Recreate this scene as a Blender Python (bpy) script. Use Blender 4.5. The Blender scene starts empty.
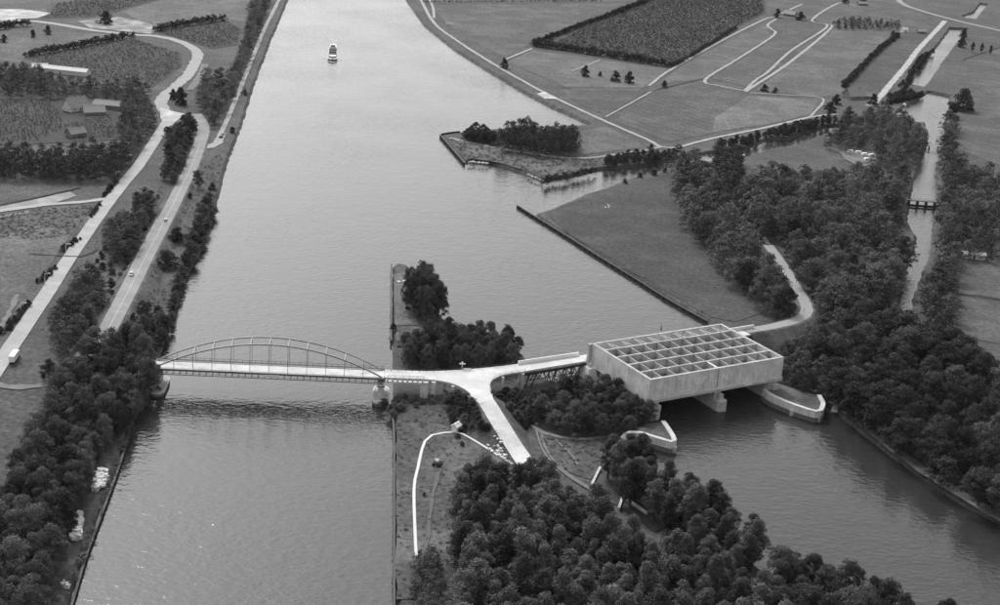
import bpy, math, random
import numpy as np
from mathutils import Vector, Matrix
from mathutils.geometry import delaunay_2d_cdt

random.seed(7)
RNG = np.random.default_rng(11)
SC = bpy.context.scene
COL = SC.collection
R = math.radians

# ------------------------------------------------------------------ camera
CAM_H, F_PX, PITCH, ROLL = 258.0, 1500.0, R(19.5), R(4.0)
_r0 = Vector((1, 0, 0)); _fw = Vector((0, math.cos(PITCH), -math.sin(PITCH))); _u0 = Vector((0, math.sin(PITCH), math.cos(PITCH)))
_rt = math.cos(ROLL) * _r0 + math.sin(ROLL) * _u0
_up = -math.sin(ROLL) * _r0 + math.cos(ROLL) * _u0
cd = bpy.data.cameras.new('camera'); cam = bpy.data.objects.new('camera', cd); COL.objects.link(cam)
cd.sensor_width = 36.0; cd.lens = 36.0 * F_PX / 1000.0; cd.clip_start = 1.0; cd.clip_end = 20000.0
m3 = Matrix((_rt, _up, -_fw)).transposed()
cam.matrix_world = Matrix.Translation((0, 0, CAM_H)) @ m3.to_4x4()
SC.camera = cam

# ------------------------------------------------------------------ sky, sun, exposure
SUN_AZ, SUN_EL = R(333), R(44)          # azimuth clockwise from +Y (where the sun stands)
w = bpy.data.worlds.new('World'); SC.world = w; w.use_nodes = True
nt = w.node_tree; nt.nodes.clear()
o_ = nt.nodes.new('ShaderNodeOutputWorld'); b_ = nt.nodes.new('ShaderNodeBackground')
s_ = nt.nodes.new('ShaderNodeTexSky'); s_.sky_type = 'NISHITA'; s_.sun_disc = False
s_.sun_elevation = SUN_EL; s_.sun_rotation = SUN_AZ; s_.dust_density = 4.5; s_.air_density = 2.0; s_.ozone_density = 1.0
bw = nt.nodes.new('ShaderNodeRGBToBW')      # black-and-white film
nt.links.new(s_.outputs[0], bw.inputs[0]); nt.links.new(bw.outputs[0], b_.inputs[0]); nt.links.new(b_.outputs[0], o_.inputs[0])
b_.inputs[1].default_value = 0.15
sl = bpy.data.lights.new('sun', 'SUN'); sun = bpy.data.objects.new('sun', sl); COL.objects.link(sun)
sl.energy = 1.2; sl.angle = R(10); sl.color = (1.0, 1.0, 1.0)
sd = Vector((math.sin(SUN_AZ) * math.cos(SUN_EL), math.cos(SUN_AZ) * math.cos(SUN_EL), math.sin(SUN_EL)))
sun.rotation_euler = sd.to_track_quat('Z', 'Y').to_euler()
SC.view_settings.view_transform = 'Standard'; SC.view_settings.look = 'None'
SC.view_settings.exposure = 0.58; SC.view_settings.gamma = 1.0; SC.view_settings.use_curve_mapping = False
SC.render.engine = 'CYCLES'

# ------------------------------------------------------------------ helpers
GZ = 2.0                                    # level of the land above the water
def P(x, y, z=GZ):
    """ground point seen in the aerial photograph at (x, y), on the level z"""
    d = (x - 500.0) * _rt - (y - 302.5) * _up + F_PX * _fw
    t = (z - CAM_H) / d.z
    return Vector((d.x * t, d.y * t, z))
def PP(pts, z=GZ): return [P(x, y, z) for x, y in pts]

MATS = {}
def mat(name, g, rough=0.9, var=0.25, scale=0.15, detail=8.0, fine=0.0, fine_scale=2.0, bump=0.0, bump_scale=1.5,
        rnd=0.0, stripes=None, spec=0.2, obj_space=False, trans=0.0, blotch=0.0, blotch_scale=0.02, streak=0.0):
    """grey procedural material: base value g, patchy noise, grain, optional bump and mowing/plough stripes"""
    if name in MATS: return MATS[name]
    m = bpy.data.materials.new(name); m.use_nodes = True; t = m.node_tree; N = t.nodes; L = t.links
    p = N['Principled BSDF']; p.inputs['Roughness'].default_value = rough; p.inputs['Specular IOR Level'].default_value = spec
    if obj_space:
        co = N.new('ShaderNodeTexCoord').outputs['Object']
    else:
        co = N.new('ShaderNodeNewGeometry').outputs['Position']
    def math_(op, a, b):
        n = N.new('ShaderNodeMath'); n.operation = op
        for i, v in enumerate((a, b)):
            if isinstance(v, (int, float)): n.inputs[i].default_value = v
            else: L.new(v, n.inputs[i])
        return n.outputs[0]
    def noise(sc, det, ro=0.6):
        n = N.new('ShaderNodeTexNoise'); n.inputs['Scale'].default_value = sc; n.inputs['Detail'].default_value = det
        n.inputs['Roughness'].default_value = ro; L.new(co, n.inputs['Vector']); return n.outputs['Fac']
    def term(fac, amp): return math_('ADD', math_('MULTIPLY', math_('SUBTRACT', fac, 0.5), 2.0 * amp), 1.0)
    v = term(noise(scale, detail), var * 1.6)
    if fine: v = math_('MULTIPLY', v, term(noise(fine_scale, 4.0, 0.7), fine * 1.6))
    if blotch:
        n = noise(blotch_scale, 5.0, 0.62)
        r = N.new('ShaderNodeMapRange'); r.inputs[1].default_value = 0.44; r.inputs[2].default_value = 0.60
        r.inputs[3].default_value = 1.0 - blotch; r.inputs[4].default_value = 1.0 + blotch * 0.6; L.new(n, r.inputs[0])
        v = math_('MULTIPLY', v, r.outputs[0])
    if streak:                                            # rain streaks running down walls
        mp = N.new('ShaderNodeMapping'); mp.inputs['Scale'].default_value = (1.0, 1.0, 0.07); L.new(co, mp.inputs[0])
        n = N.new('ShaderNodeTexNoise'); n.inputs['Scale'].default_value = 0.75; n.inputs['Detail'].default_value = 5.0; n.inputs['Roughness'].default_value = 0.7; L.new(mp.outputs[0], n.inputs['Vector'])
        v = math_('MULTIPLY', v, term(n.outputs['Fac'], streak * 1.6))
    if stripes:
        ang, wl, amp = stripes
        mp = N.new('ShaderNodeMapping'); mp.inputs['Rotation'].default_value = (0, 0, -ang); L.new(co, mp.inputs[0])
        wv = N.new('ShaderNodeTexWave'); wv.inputs['Scale'].default_value = 0.314 / wl * 1.0; wv.inputs['Distortion'].default_value = 1.2
        wv.inputs['Detail'].default_value = 2.0; wv.inputs['Detail Scale'].default_value = 0.6
        L.new(mp.outputs[0], wv.inputs['Vector']); v = math_('MULTIPLY', v, term(wv.outputs['Fac'], amp))
    if rnd:
        oi = N.new('ShaderNodeObjectInfo'); v = math_('MULTIPLY', v, term(oi.outputs['Random'], rnd))
    v = math_('MULTIPLY', v, g); v = math_('MAXIMUM', v, 0.004); v = math_('MINIMUM', v, 0.9)
    cb = N.new('ShaderNodeCombineColor')
    for i in range(3): L.new(v, cb.inputs[i])
    L.new(cb.outputs[0], p.inputs['Base Color'])
    if bump:
        bp = N.new('ShaderNodeBump'); bp.inputs['Strength'].default_value = 1.0; bp.inputs['Distance'].default_value = bump
        L.new(noise(bump_scale, 6.0, 0.65), bp.inputs['Height']); L.new(bp.outputs[0], p.inputs['Normal'])
    if trans:
        tb = N.new('ShaderNodeBsdfTranslucent'); L.new(cb.outputs[0], tb.inputs[0]); mx = N.new('ShaderNodeMixShader')
        mx.inputs[0].default_value = trans; L.new(p.outputs[0], mx.inputs[1]); L.new(tb.outputs[0], mx.inputs[2])
        L.new(mx.outputs[0], N['Material Output'].inputs['Surface'])
    MATS[name] = m
    return m

# base greys: the tones black-and-white film gives these surfaces
GRASS = mat('grass', 0.076, var=0.28, scale=0.07, fine=0.8, fine_scale=0.42, bump=0.5, bump_scale=0.5, blotch=0.16, blotch_scale=0.018)
ROUGH = mat('rough_grass', 0.095, var=0.35, scale=0.10, fine=0.35, fine_scale=0.6, bump=0.7, bump_scale=0.5, blotch=0.25, blotch_scale=0.05)
SAND = mat('sand', 0.42, var=0.2, scale=0.12, fine=0.15, fine_scale=1.0, blotch=0.2, blotch_scale=0.06)
ROADC = mat('road_concrete', 0.36, var=0.12, scale=0.2, fine=0.12, fine_scale=1.5, blotch=0.08, blotch_scale=0.08)
ASPH = mat('road_asphalt', 0.26, var=0.12, scale=0.2, fine=0.12, fine_scale=1.5, blotch=0.10, blotch_scale=0.07)
PATHM = mat('path_gravel', 0.30, var=0.2, scale=0.2, fine=0.15, fine_scale=1.0)
TRACK = mat('dirt_track', 0.16, var=0.3, scale=0.2, fine=0.25, fine_scale=1.0)
WHITE = mat('white_paint', 0.80, var=0.06, scale=0.5, rough=0.6)
DECK = mat('deck_pale_concrete', 0.56, var=0.12, scale=0.25, fine=0.14, fine_scale=1.2, blotch=0.10, blotch_scale=0.12)
CONC = mat('weathered_concrete', 0.66, var=0.14, scale=0.35, fine=0.22, fine_scale=1.6, bump=0.05, bump_scale=2.0, blotch=0.12, blotch_scale=0.16, streak=0.30)
CONCL = mat('pale_concrete', 0.50, var=0.14, scale=0.4, fine=0.18, fine_scale=2.0, blotch=0.12, blotch_scale=0.25)
CONCD = mat('dark_concrete', 0.16, var=0.25, scale=0.5, fine=0.2, fine_scale=2.0)
STEEL = mat('painted_steel', 0.24, var=0.08, scale=0.8, rough=0.55, spec=0.4)
STEELD = mat('dark_steel', 0.05, var=0.2, scale=0.8, rough=0.6)
STEELL = mat('pale_steel', 0.28, var=0.08, scale=0.8, rough=0.5, spec=0.4)
PILE = mat('sheet_piling', 0.035, var=0.4, scale=0.6, rough=0.8)
LEAF = mat('leaves', 0.088, var=0.25, scale=0.35, rnd=0.32, rough=0.75, trans=0.08, spec=0.15, obj_space=True)
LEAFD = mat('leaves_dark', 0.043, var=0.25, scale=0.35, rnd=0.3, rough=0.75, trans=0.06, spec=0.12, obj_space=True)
LEAFL = mat('leaves_pale', 0.125, var=0.25, scale=0.35, rnd=0.25, rough=0.75, trans=0.1, spec=0.15, obj_space=True)
BARK = mat('bark', 0.12, var=0.3, scale=2.0, obj_space=True)
ROOF = mat('roof_tiles', 0.28, var=0.15, scale=0.5, fine=0.2, fine_scale=3.0)
ROOFD = mat('roof_dark', 0.10, var=0.15, scale=0.5, fine=0.2, fine_scale=3.0)
WALLB = mat('brick_wall', 0.20, var=0.15, scale=0.6)
WALLW = mat('white_wall', 0.62, var=0.1, scale=0.5)
GLASS = mat('window_glass', 0.03, rough=0.1, var=0.05, spec=0.6)
TYRE = mat('tyre_rubber', 0.02, var=0.1)
CARP = mat('car_paint_pale', 0.55, rough=0.3, var=0.03, spec=0.5)
FOAM = mat('white_foam', 0.75, var=0.3, scale=0.4, fine=0.3, fine_scale=1.2)
STONE = mat('pale_stone', 0.58, var=0.2, scale=0.5, fine=0.1)

def water_mat():
    m = bpy.data.materials.new('canal_water'); m.use_nodes = True; t = m.node_tree; N = t.nodes; L = t.links
    p = N['Principled BSDF']; p.inputs['Base Color'].default_value = (0.030, 0.030, 0.030, 1)
    p.inputs['IOR'].default_value = 1.333; p.inputs['Roughness'].default_value = 0.06; p.inputs['Specular IOR Level'].default_value = 0.5
    co = N.new('ShaderNodeNewGeometry').outputs['Position']
    mp = N.new('ShaderNodeMapping'); mp.inputs['Rotation'].default_value = (0, 0, R(-8)); mp.inputs['Scale'].default_value = (0.62, 1.0, 1.0); L.new(co, mp.inputs[0])
    def noise(sc, det, ro):
        n = N.new('ShaderNodeTexNoise'); n.inputs['Scale'].default_value = sc; n.inputs['Detail'].default_value = det; n.inputs['Roughness'].default_value = ro
        L.new(mp.outputs[0], n.inputs['Vector']); return n.outputs['Fac']
    b1 = N.new('ShaderNodeBump'); b1.inputs['Strength'].default_value = 1.0; b1.inputs['Distance'].default_value = 0.22; L.new(noise(0.10, 2.0, 0.6), b1.inputs['Height'])
    b2 = N.new('ShaderNodeBump'); b2.inputs['Strength'].default_value = 1.0; b2.inputs['Distance'].default_value = 0.33; L.new(noise(0.44, 2.5, 0.62), b2.inputs['Height'])
    wn = N.new('ShaderNodeTexNoise'); wn.inputs['Scale'].default_value = 0.012; wn.inputs['Detail'].default_value = 4.0; L.new(co, wn.inputs['Vector'])   # wind patches
    wr = N.new('ShaderNodeMapRange'); wr.inputs[1].default_value = 0.35; wr.inputs[2].default_value = 0.65; wr.inputs[3].default_value = 0.55; wr.inputs[4].default_value = 1.0; L.new(wn.outputs['Fac'], wr.inputs[0]); L.new(wr.outputs[0], b2.inputs['Strength'])
    L.new(b1.outputs[0], b2.inputs['Normal']); L.new(b2.outputs[0], p.inputs['Normal'])
    return m
WATER = water_mat()

class MB:
    def __init__(s): s.v = []; s.f = []
    def add(s, verts, faces):
        b = len(s.v); s.v += [tuple(q) for q in verts]; s.f += [tuple(b + i for i in fc) for fc in faces]; return s
    def box(s, c, d, rz=0.0, M=None):
        hx, hy, hz = d[0] / 2, d[1] / 2, d[2] / 2; ca, sa = math.cos(rz), math.sin(rz); vs = []
        for z in (-hz, hz):
            for x, y in ((-hx, -hy), (hx, -hy), (hx, hy), (-hx, hy)):
                vs.append((c[0] + x * ca - y * sa, c[1] + x * sa + y * ca, c[2] + z))
        return s.add(vs, [(0, 3, 2, 1), (4, 5, 6, 7), (0, 1, 5, 4), (1, 2, 6, 5), (2, 3, 7, 6), (3, 0, 4, 7)])
    def bar(s, a, b, wx, wz=None):
        """square bar from a to b"""
        wz = wz or wx; a = Vector(a); b = Vector(b); d = (b - a).normalized()
        ref = Vector((0, 0, 1)) if abs(d.z) < 0.95 else Vector((0, 1, 0))
        sx = d.cross(ref).normalized(); sz = sx.cross(d).normalized(); vs = []
        for q in (a, b):
            for i, j in ((-1, -1), (1, -1), (1, 1), (-1, 1)): vs.append(q + sx * i * wx / 2 + sz * j * wz / 2)
        return s.add(vs, [(0, 1, 2, 3), (7, 6, 5, 4), (0, 4, 5, 1), (1, 5, 6, 2), (2, 6, 7, 3), (3, 7, 4, 0)])
    def tube(s, a, b, r0, r1=None, n=7):
        r1 = r0 if r1 is None else r1; a = Vector(a); b = Vector(b); d = (b - a).normalized()
        ref = Vector((0, 0, 1)) if abs(d.z) < 0.95 else Vector((1, 0, 0)); x = d.cross(ref).normalized(); y = d.cross(x); vs = []
        for q, r in ((a, r0), (b, r1)):
            for i in range(n): t = 2 * math.pi * i / n; vs.append(q + x * math.cos(t) * r + y * math.sin(t) * r)
        return s.add(vs, [(i, (i + 1) % n, n + (i + 1) % n, n + i) for i in range(n)] + [tuple(range(n))[::-1], tuple(range(n, 2 * n))])
    def prism(s, poly, z0, z1, taper=1.0):
        n = len(poly); cx = sum(q[0] for q in poly) / n; cy = sum(q[1] for q in poly) / n
        vs = [(q[0], q[1], z0) for q in poly] + [(cx + (q[0] - cx) * taper, cy + (q[1] - cy) * taper, z1) for q in poly]
        ar = sum(poly[i][0] * poly[(i + 1) % n][1] - poly[(i + 1) % n][0] * poly[i][1] for i in range(n))
        fs = [(i, (i + 1) % n, n + (i + 1) % n, n + i) for i in range(n)] + [tuple(range(n))[::-1], tuple(range(n, 2 * n))]
        if ar < 0: fs = [f[::-1] for f in fs]
        return s.add(vs, fs)
    def build(s, name, m, parent=None, off=None, smooth=False):
        vs = s.v if off is None else [(q[0] - off[0], q[1] - off[1], q[2] - off[2]) for q in s.v]
        me = bpy.data.meshes.new(name); me.from_pydata(vs, [], s.f); me.update()
        for mm in (m if isinstance(m, (list, tuple)) else [m]): me.materials.append(mm)
        if smooth: me.polygons.foreach_set('use_smooth', [True] * len(me.polygons))
        o = bpy.data.objects.new(name, me); COL.objects.link(o)
        if parent is not None: o.parent = parent
        return o

def tag(o, label=None, cat=None, group=None, kind=None):
    if label: o['label'] = label
    if cat: o['category'] = cat
    if group: o['group'] = group
    if kind: o['kind'] = kind
    return o
def thing(name, label, cat, loc=(0, 0, 0), rz=0.0, group=None):
    o = bpy.data.objects.new(name, None); COL.objects.link(o); o.empty_display_size = 0.5
    o.location = loc; o.rotation_euler = (0, 0, rz); tag(o, label, cat, group); return o
def copy_tree(o, parent=None):
    c = o.copy(); COL.objects.link(c); c.parent = parent
    for ch in list(o.children): copy_tree(ch, c)
    return c
def inside(poly, x, y):
    """even-odd test, numpy arrays x, y"""
    r = np.zeros(np.shape(x), bool); n = len(poly); j = n - 1
    for i in range(n):
        xi, yi, xj, yj = poly[i][0], poly[i][1], poly[j][0], poly[j][1]
        if yi != yj: r ^= ((yi > y) != (yj > y)) & (x < (xj - xi) * (y - yi) / (yj - yi) + xi)
        j = i
    return r
def dens(pts, step, closed=True, jit=0.0):
    out = []; n = len(pts)
    for i in range(n if closed else n - 1):
        a = Vector(pts[i][:2]); b = Vector(pts[(i + 1) % n][:2]); k = max(1, int((b - a).length / step))
        if (b - a).length > 900: k = 1
        for q in range(k):
            p = a.lerp(b, q / k)
            if jit and k > 1 and q: p += Vector((random.uniform(-jit, jit), random.uniform(-jit, jit)))
            out.append((p.x, p.y))
    if not closed: out.append(tuple(pts[-1][:2]))
    return out
def smooth_line(pts, step=4.0):
    """Catmull-Rom through 3D points"""
    q = [Vector(p) for p in pts]; q = [2 * q[0] - q[1]] + q + [2 * q[-1] - q[-2]]; out = []
    for i in range(1, len(q) - 2):
        k = max(1, int((q[i + 1] - q[i]).length / step))
        for a in range(k):
            t = a / k; p0, p1, p2, p3 = q[i - 1:i + 3]
            out.append(0.5 * ((2 * p1) + (p2 - p0) * t + (2 * p0 - 5 * p1 + 4 * p2 - p3) * t * t + (3 * p1 - p0 - 3 * p2 + p3) * t ** 3))
    out.append(q[-2]); return out
def sides(line):
    out = []
    for i, p in enumerate(line):
        a = line[max(0, i - 1)]; b = line[min(len(line) - 1, i + 1)]; d = (b - a); d.z = 0; d.normalize(); out.append(Vector((-d.y, d.x, 0)))
    return out
ZC = [0.10]
def nextz():
    ZC[0] += 0.006; return GZ + ZC[0]
def strip(name, pts, width, m, z=None, rag=0.0, lift=0.0):
    """road or path: pts are image points on the ground (x, y[, z])"""
    if z is None: z = nextz()
    line = smooth_line([P(p[0], p[1], (p[2] if len(p) > 2 else GZ)) for p in pts], 5.0); nn = sides(line); mb = MB()
    vs = []
    for p, n in zip(line, nn):
        dz = (z - GZ) + lift
        for sgn in (1, -1):
            e = width / 2 + random.uniform(-rag, rag); vs.append((p.x + n.x * e * sgn, p.y + n.y * e * sgn, p.z + dz))
    fs = [(2 * i, 2 * i + 1, 2 * i + 3, 2 * i + 2) for i in range(len(line) - 1)]
    mb.add(vs, fs); o = mb.build(name, m); return tag(o, kind='structure')
def sheet(name, px, m, z=None, jit=0.6, step=8.0):
    z = z or nextz(); pl = dens(PP(px), step, True, jit); n = len(pl)
    vs, es, fs = delaunay_2d_cdt([Vector(p) for p in pl], [(i, (i + 1) % n) for i in range(n)], [], 1, 1e-4)[:3]
    mb = MB(); mb.v = [(p.x, p.y, z) for p in vs]; mb.f = [tuple(f) for f in fs]
    # face up
    mb.f = [f if (Vector(mb.v[f[1]]) - Vector(mb.v[f[0]])).cross(Vector(mb.v[f[2]]) - Vector(mb.v[f[0]])).z > 0 else f[::-1] for f in mb.f]
    return tag(mb.build(name, m), kind='structure')

# ------------------------------------------------------------------ ground and water
left_bank = [(289, 0), (271, 43), (254, 89), (243, 125.5), (228, 165), (220, 198), (216, 213), (208, 239), (198, 259), (188, 279), (180, 302), (170, 332),
             (162, 355), (156, 378), (150.6, 400), (133.6, 421), (121.5, 461), (107, 502), (95, 534), (85, 562), (73, 603), (62, 640)]
right_bank = [(1050, 556), (1000, 526), (964, 508), (928, 484.6), (892, 459), (856, 430.6), (840, 418), (833, 409), (826, 404), (818, 402), (800, 402), (775, 396), (762, 388), (748, 371), (728, 345), (707, 324),
              (669.6, 303), (638, 283), (597.4, 258), (563, 236), (534.6, 218), (534.6, 215.4), (547, 212), (566, 204), (581.7, 196.5), (603.7, 190), (625.7, 181), (650.8, 175),
              (674.7, 166.7), (700, 163), (720, 163), (746, 158), (770, 150), (795, 146), (815, 138), (838, 131), (840, 126), (829, 127), (809, 133), (789, 139.5), (767.6, 141), (746, 150), (710, 154),
              (690, 157), (674, 160), (664, 163.5), (644.5, 167), (624.6, 168.5), (605, 170), (591.6, 172), (565, 179), (542, 182), (525.5, 175), (506, 168.5), (489, 164), (471, 162),
              (464.4, 165), (452, 151), (440, 137), (459.5, 134), (490, 131), (540, 128), (588, 126.5), (588, 125), (572, 117), (549, 107), (519, 91), (486, 71), (453, 50), (423, 26), (405, 0)]
top_l = P(289, 0); top_r = P(405, 0)
dirc = (P(289, 0) - P(228, 165)).normalized()
main_water = [tuple((top_l + dirc * 5000)[:2])] + [tuple(p[:2]) for p in PP(left_bank, 0)] + [(-150, -300), (-100, -900), (900, -900), (420, 300)] + [tuple(p[:2]) for p in PP(right_bank, 0)] + [tuple((top_r + dirc * 5000 + Vector((40, 0, 0)))[:2])]
island = [(391.5, 268), (394, 266), (400, 265.5), (410, 268), (416, 285), (428, 305), (448, 323), (485, 334), (520, 352), (548, 382), (575, 388), (600, 394), (625, 405), (650, 418), (650, 430), (630, 436), (618, 446),
          (618, 462), (640, 482), (700, 524), (770, 577), (850, 612), (940, 652)]
island_l = [(393.5, 640), (393.5, 600), (393.5, 500), (393.5, 434), (391, 421), (391, 345), (391, 300)]
isl = [tuple(p[:2]) for p in PP(island, 0)] + [(300, 60), (260, -700), (-40, -700)] + [tuple(p[:2]) for p in PP(island_l, 0)]
east_canal = [(898, 113), (906, 107), (915.5, 102), (929.4, 92.6), (949, 97), (948, 104), (955, 113.4), (948, 125), (943, 140), (939, 143), (937.7, 166), (935, 196), (934, 216), (931, 239), (929, 255), (923, 269), (913, 292), (908, 320), (895, 345),
              (886, 343), (897, 315), (904.6, 292), (904.6, 275), (914.5, 255), (918, 239), (908, 222), (911, 202.5), (914.5, 183), (921, 166), (929, 143), (928, 130), (926, 124), (914, 123), (898, 118)]
north_canal = [(950, 29), (966.5, 29.6), (955, 44), (943, 60), (935, 72), (929.4, 80), (922.5, 88), (911, 85.6), (911, 81), (927, 60), (938.7, 46), (949, 32)]
far_pond = [(963, 17), (975, 13), (981, 4), (987, 5), (979, 14), (975, 20), (966, 19)]
polys = [dens(main_water, 6, True, 0.5), dens(isl, 6, True, 0.35)] + [dens([tuple(p[:2]) for p in PP(q, 0)], 5, True, 0.7) for q in (east_canal, north_canal, far_pond)]
BIG = [(-7000, -900), (7000, -900), (7000, 9000), (-7000, 9000)]
def is_land(x, y):
    r = np.zeros(np.shape(x), bool)
    for q in [BIG] + polys: r ^= inside(q, x, y)
    return r
def make_ground():
    V = []; E = []; kind = []
    for q in polys:
        b = len(V); n = len(q); V += q; kind += [1] * n; E += [(b + i, b + (i + 1) % n) for i in range(n)]
    nb = len(V); offs = []
    for q in polys:
        n = len(q)
        for i in range(n):
            a = Vector(q[i - 1]); c = Vector(q[(i + 1) % n]); d = (c - a)
            if d.length < 1e-6: continue
            d.normalize(); nn = Vector((-d.y, d.x)); p = Vector(q[i])
            for sgn in (1, -1):
                offs.append((p + nn * sgn * 2.6)); 
    ox = np.array([p.x for p in offs]); oy = np.array([p.y for p in offs]); ok = is_land(ox, oy)
    # keep only offsets far enough from any bank vertex
    bx = np.array([p[0] for p in V]); by = np.array([p[1] for p in V])
    for i, p in enumerate(offs):
        if ok[i] and np.min((bx - p.x) ** 2 + (by - p.y) ** 2) > 4.0: V.append((p.x, p.y)); kind.append(0)
    b = len(V); V += BIG; kind += [0] * 4; E += [(b, b + 1), (b + 1, b + 2), (b + 2, b + 3), (b + 3, b)]
    vs, es, fs, ov, oe, of = delaunay_2d_cdt([Vector(p) for p in V], E, [], 0, 1e-5)
    kn = np.array(kind); vx = np.array([(p.x, p.y) for p in vs])
    z = [(-0.6 if any(kn[k] for k in o) else GZ) for o in ov]
    fa = np.array([f for f in fs if len(f) == 3]); c = vx[fa].mean(axis=1); land = is_land(c[:, 0], c[:, 1]); fa = fa[land]
    mb = MB(); mb.v = [(vx[i, 0], vx[i, 1], z[i]) for i in range(len(vx))]; mb.f = [tuple(int(k) for k in f) for f in fa]
    return tag(mb.build('ground', GRASS), kind='structure')
make_ground()
wm = MB(); wm.add([(-7000, -900, 0), (7000, -900, 0), (7000, 9000, 0), (-7000, 9000, 0)], [(0, 1, 2, 3)])
tag(wm.build('canal_water', WATER), kind='structure')
# ------------------------------------------------------------------ fields
def field(px, g, stripes=None, blotch=0.20, var=0.20):
    k = len([q for q in MATS if q.startswith('field_')])
    m = mat('field_soil_%d' % k, g * 0.76, var=var, scale=0.08, fine=0.85, fine_scale=0.42, stripes=stripes, blotch=blotch, blotch_scale=0.02)
    return sheet('field', px, m)
field([(120, 10), (175, -4), (258, -4), (245, 22), (225, 19), (155, 30)], 0.140)
field([(0, 40), (30, 30), (90, 33), (130, 36), (26, 56), (20, 62), (0, 60)], 0.125)
field([(-10, -4), (55, -4), (43, 16), (0, 6)], 0.115)
field([(0, 177), (60, 179), (100, 180), (80, 188), (30, 198), (0, 204)], 0.105)
field([(0, 216), (50, 207), (95, 205), (70, 235), (45, 270), (20, 300), (0, 320)], 0.135, blotch=0.25)
field([(0, 395), (55, 385), (44, 420), (20, 465), (0, 490)], 0.088, stripes=(R(65), 5.0, 0.10))
field([(424, -4), (520, -4), (640, -4), (532, 43), (505, 57), (455, 33)], 0.112, stripes=(R(60), 10.0, 0.11))
field([(507, 62), (532, 50), (668, 69), (648, 84), (615, 106), (560, 84)], 0.145)
field([(560, 90), (648, 90), (606, 116), (580, 105)], 0.10)
field([(655, 92), (702, 80), (740, 92), (735, 128), (700, 136), (668, 142), (614, 121)], 0.105, stripes=(R(35), 9.0, 0.11))
field([(705, 78), (772, 36), (766, 24), (730, 40), (684, 64), (655, 85)], 0.128, stripes=(R(50), 9.0, 0.10))
field([(746, 86), (712, 79), (776, 38), (800, 20), (822, 26), (792, 47)], 0.106, stripes=(R(40), 10.0, 0.12))
field([(756, 90), (832, 30), (896, 33), (840, 95), (820, 97)], 0.128, stripes=(R(55), 12.0, 0.08))
field([(748, 96), (818, 100), (812, 114), (770, 124), (713, 132), (715, 118)], 0.165, blotch=0.22)
field([(842, 92), (898, 36), (935, 27), (875, 98), (862, 92)], 0.085, stripes=(R(68), 6.0, 0.22))
field([(760, -4), (890, -4), (935, 22), (900, 30), (835, 27), (815, 20), (780, 18)], 0.105)
field([(945, 120), (965, 60), (1010, 45), (1010, 168), (985, 160), (960, 150)], 0.112, stripes=(R(80), 20.0, 0.05))
field([(958, 262), (1010, 268), (1010, 300), (950, 292)], 0.120)
field([(952, 296), (1010, 305), (1010, 345), (975, 340), (950, 325)], 0.105)
field([(545, 213), (580, 200), (650, 178), (672, 170), (682, 215), (705, 245), (740, 285), (765, 312), (735, 322), (712, 318), (640, 277), (600, 253), (565, 232)], 0.074)
field([(583, 131), (605, 126), (640, 143), (640, 148), (610, 152), (580, 155)], 0.130)
field([(450, 139), (470, 142), (540, 156), (590, 160), (585, 169), (545, 176), (500, 163), (468, 158)], 0.120, blotch=0.3)
field([(396, 424), (440, 424), (500, 450), (505, 465), (460, 475), (455, 600), (396, 600)], 0.125, blotch=0.28, var=0.25)
field([(393.5, 275), (408, 272), (414, 300), (418, 325), (394, 326)], 0.15, blotch=0.1)
field([(530, 428), (560, 440), (610, 438), (605, 460), (590, 480), (560, 470)], 0.12, blotch=0.25)
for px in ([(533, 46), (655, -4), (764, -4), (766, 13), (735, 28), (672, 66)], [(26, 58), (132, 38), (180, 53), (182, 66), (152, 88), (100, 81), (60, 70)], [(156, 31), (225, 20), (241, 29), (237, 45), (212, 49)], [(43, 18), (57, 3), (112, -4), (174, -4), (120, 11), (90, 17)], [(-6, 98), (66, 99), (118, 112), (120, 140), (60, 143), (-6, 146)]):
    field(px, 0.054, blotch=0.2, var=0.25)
# ------------------------------------------------------------------ roads and paths
sheet('sand_patch', [(-5, 9), (20, 9), (52, 13), (38, 18), (0, 20)], SAND)
sheet('sand_patch', [(78, 21), (118, 17), (140, 21), (162, 27), (150, 34), (120, 31), (90, 28)], mat('sand_rough', 0.25, var=0.35, scale=0.1, fine=0.3, fine_scale=0.5, blotch=0.3, blotch_scale=0.05))
sheet('sand_patch', [(-5, 208), (30, 201), (70, 192), (77, 196), (50, 205), (-5, 213)], mat('sand_track', 0.30, var=0.2, scale=0.12, fine=0.2, fine_scale=0.8, blotch=0.2, blotch_scale=0.06))
strip('road', [(-5, 20), (30, 21), (56, 24), (92, 30), (132, 34.7), (155, 36), (178, 41), (195, 50), (197, 59), (188, 75), (176, 86), (163, 98), (162, 106), (168.5, 117)], 9.5, mat('road_sandy', 0.30, var=0.15, scale=0.15, fine=0.15, fine_scale=1.0), rag=0.7)
strip('road', [(-25, 403), (4, 358), (28, 322), (50, 289), (65, 265), (85, 235.6), (103, 210), (123, 184), (139, 165), (158.6, 135), (170, 117)], 7.6, ROADC, rag=0.1)
strip('road', [(205, 64), (200, 76), (190, 90)], 6, TRACK, rag=0.5)
sheet('sand_patch', [(160, 108), (175, 112), (186, 114), (178, 120), (172, 126), (162, 124)], SAND)
strip('path', [(283, -8), (279, 0), (264, 30), (248, 69), (234.6, 102), (224.6, 125.5), (219, 137)], 3.6, PATHM, rag=0.3)
sheet('parking_area', [(220, 131), (226, 134), (223, 143), (214, 148), (205, 149), (205, 146), (213, 143)], PATHM)
strip('path', [(-5, 212), (50, 204.5), (79, 202.5), (108, 199)], 5.0, mat('sand_pale', 0.34, var=0.2, scale=0.2), rag=0.6)
strip('path', [(-5, 218), (30, 212)], 4.0, TRACK, rag=0.8)
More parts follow.
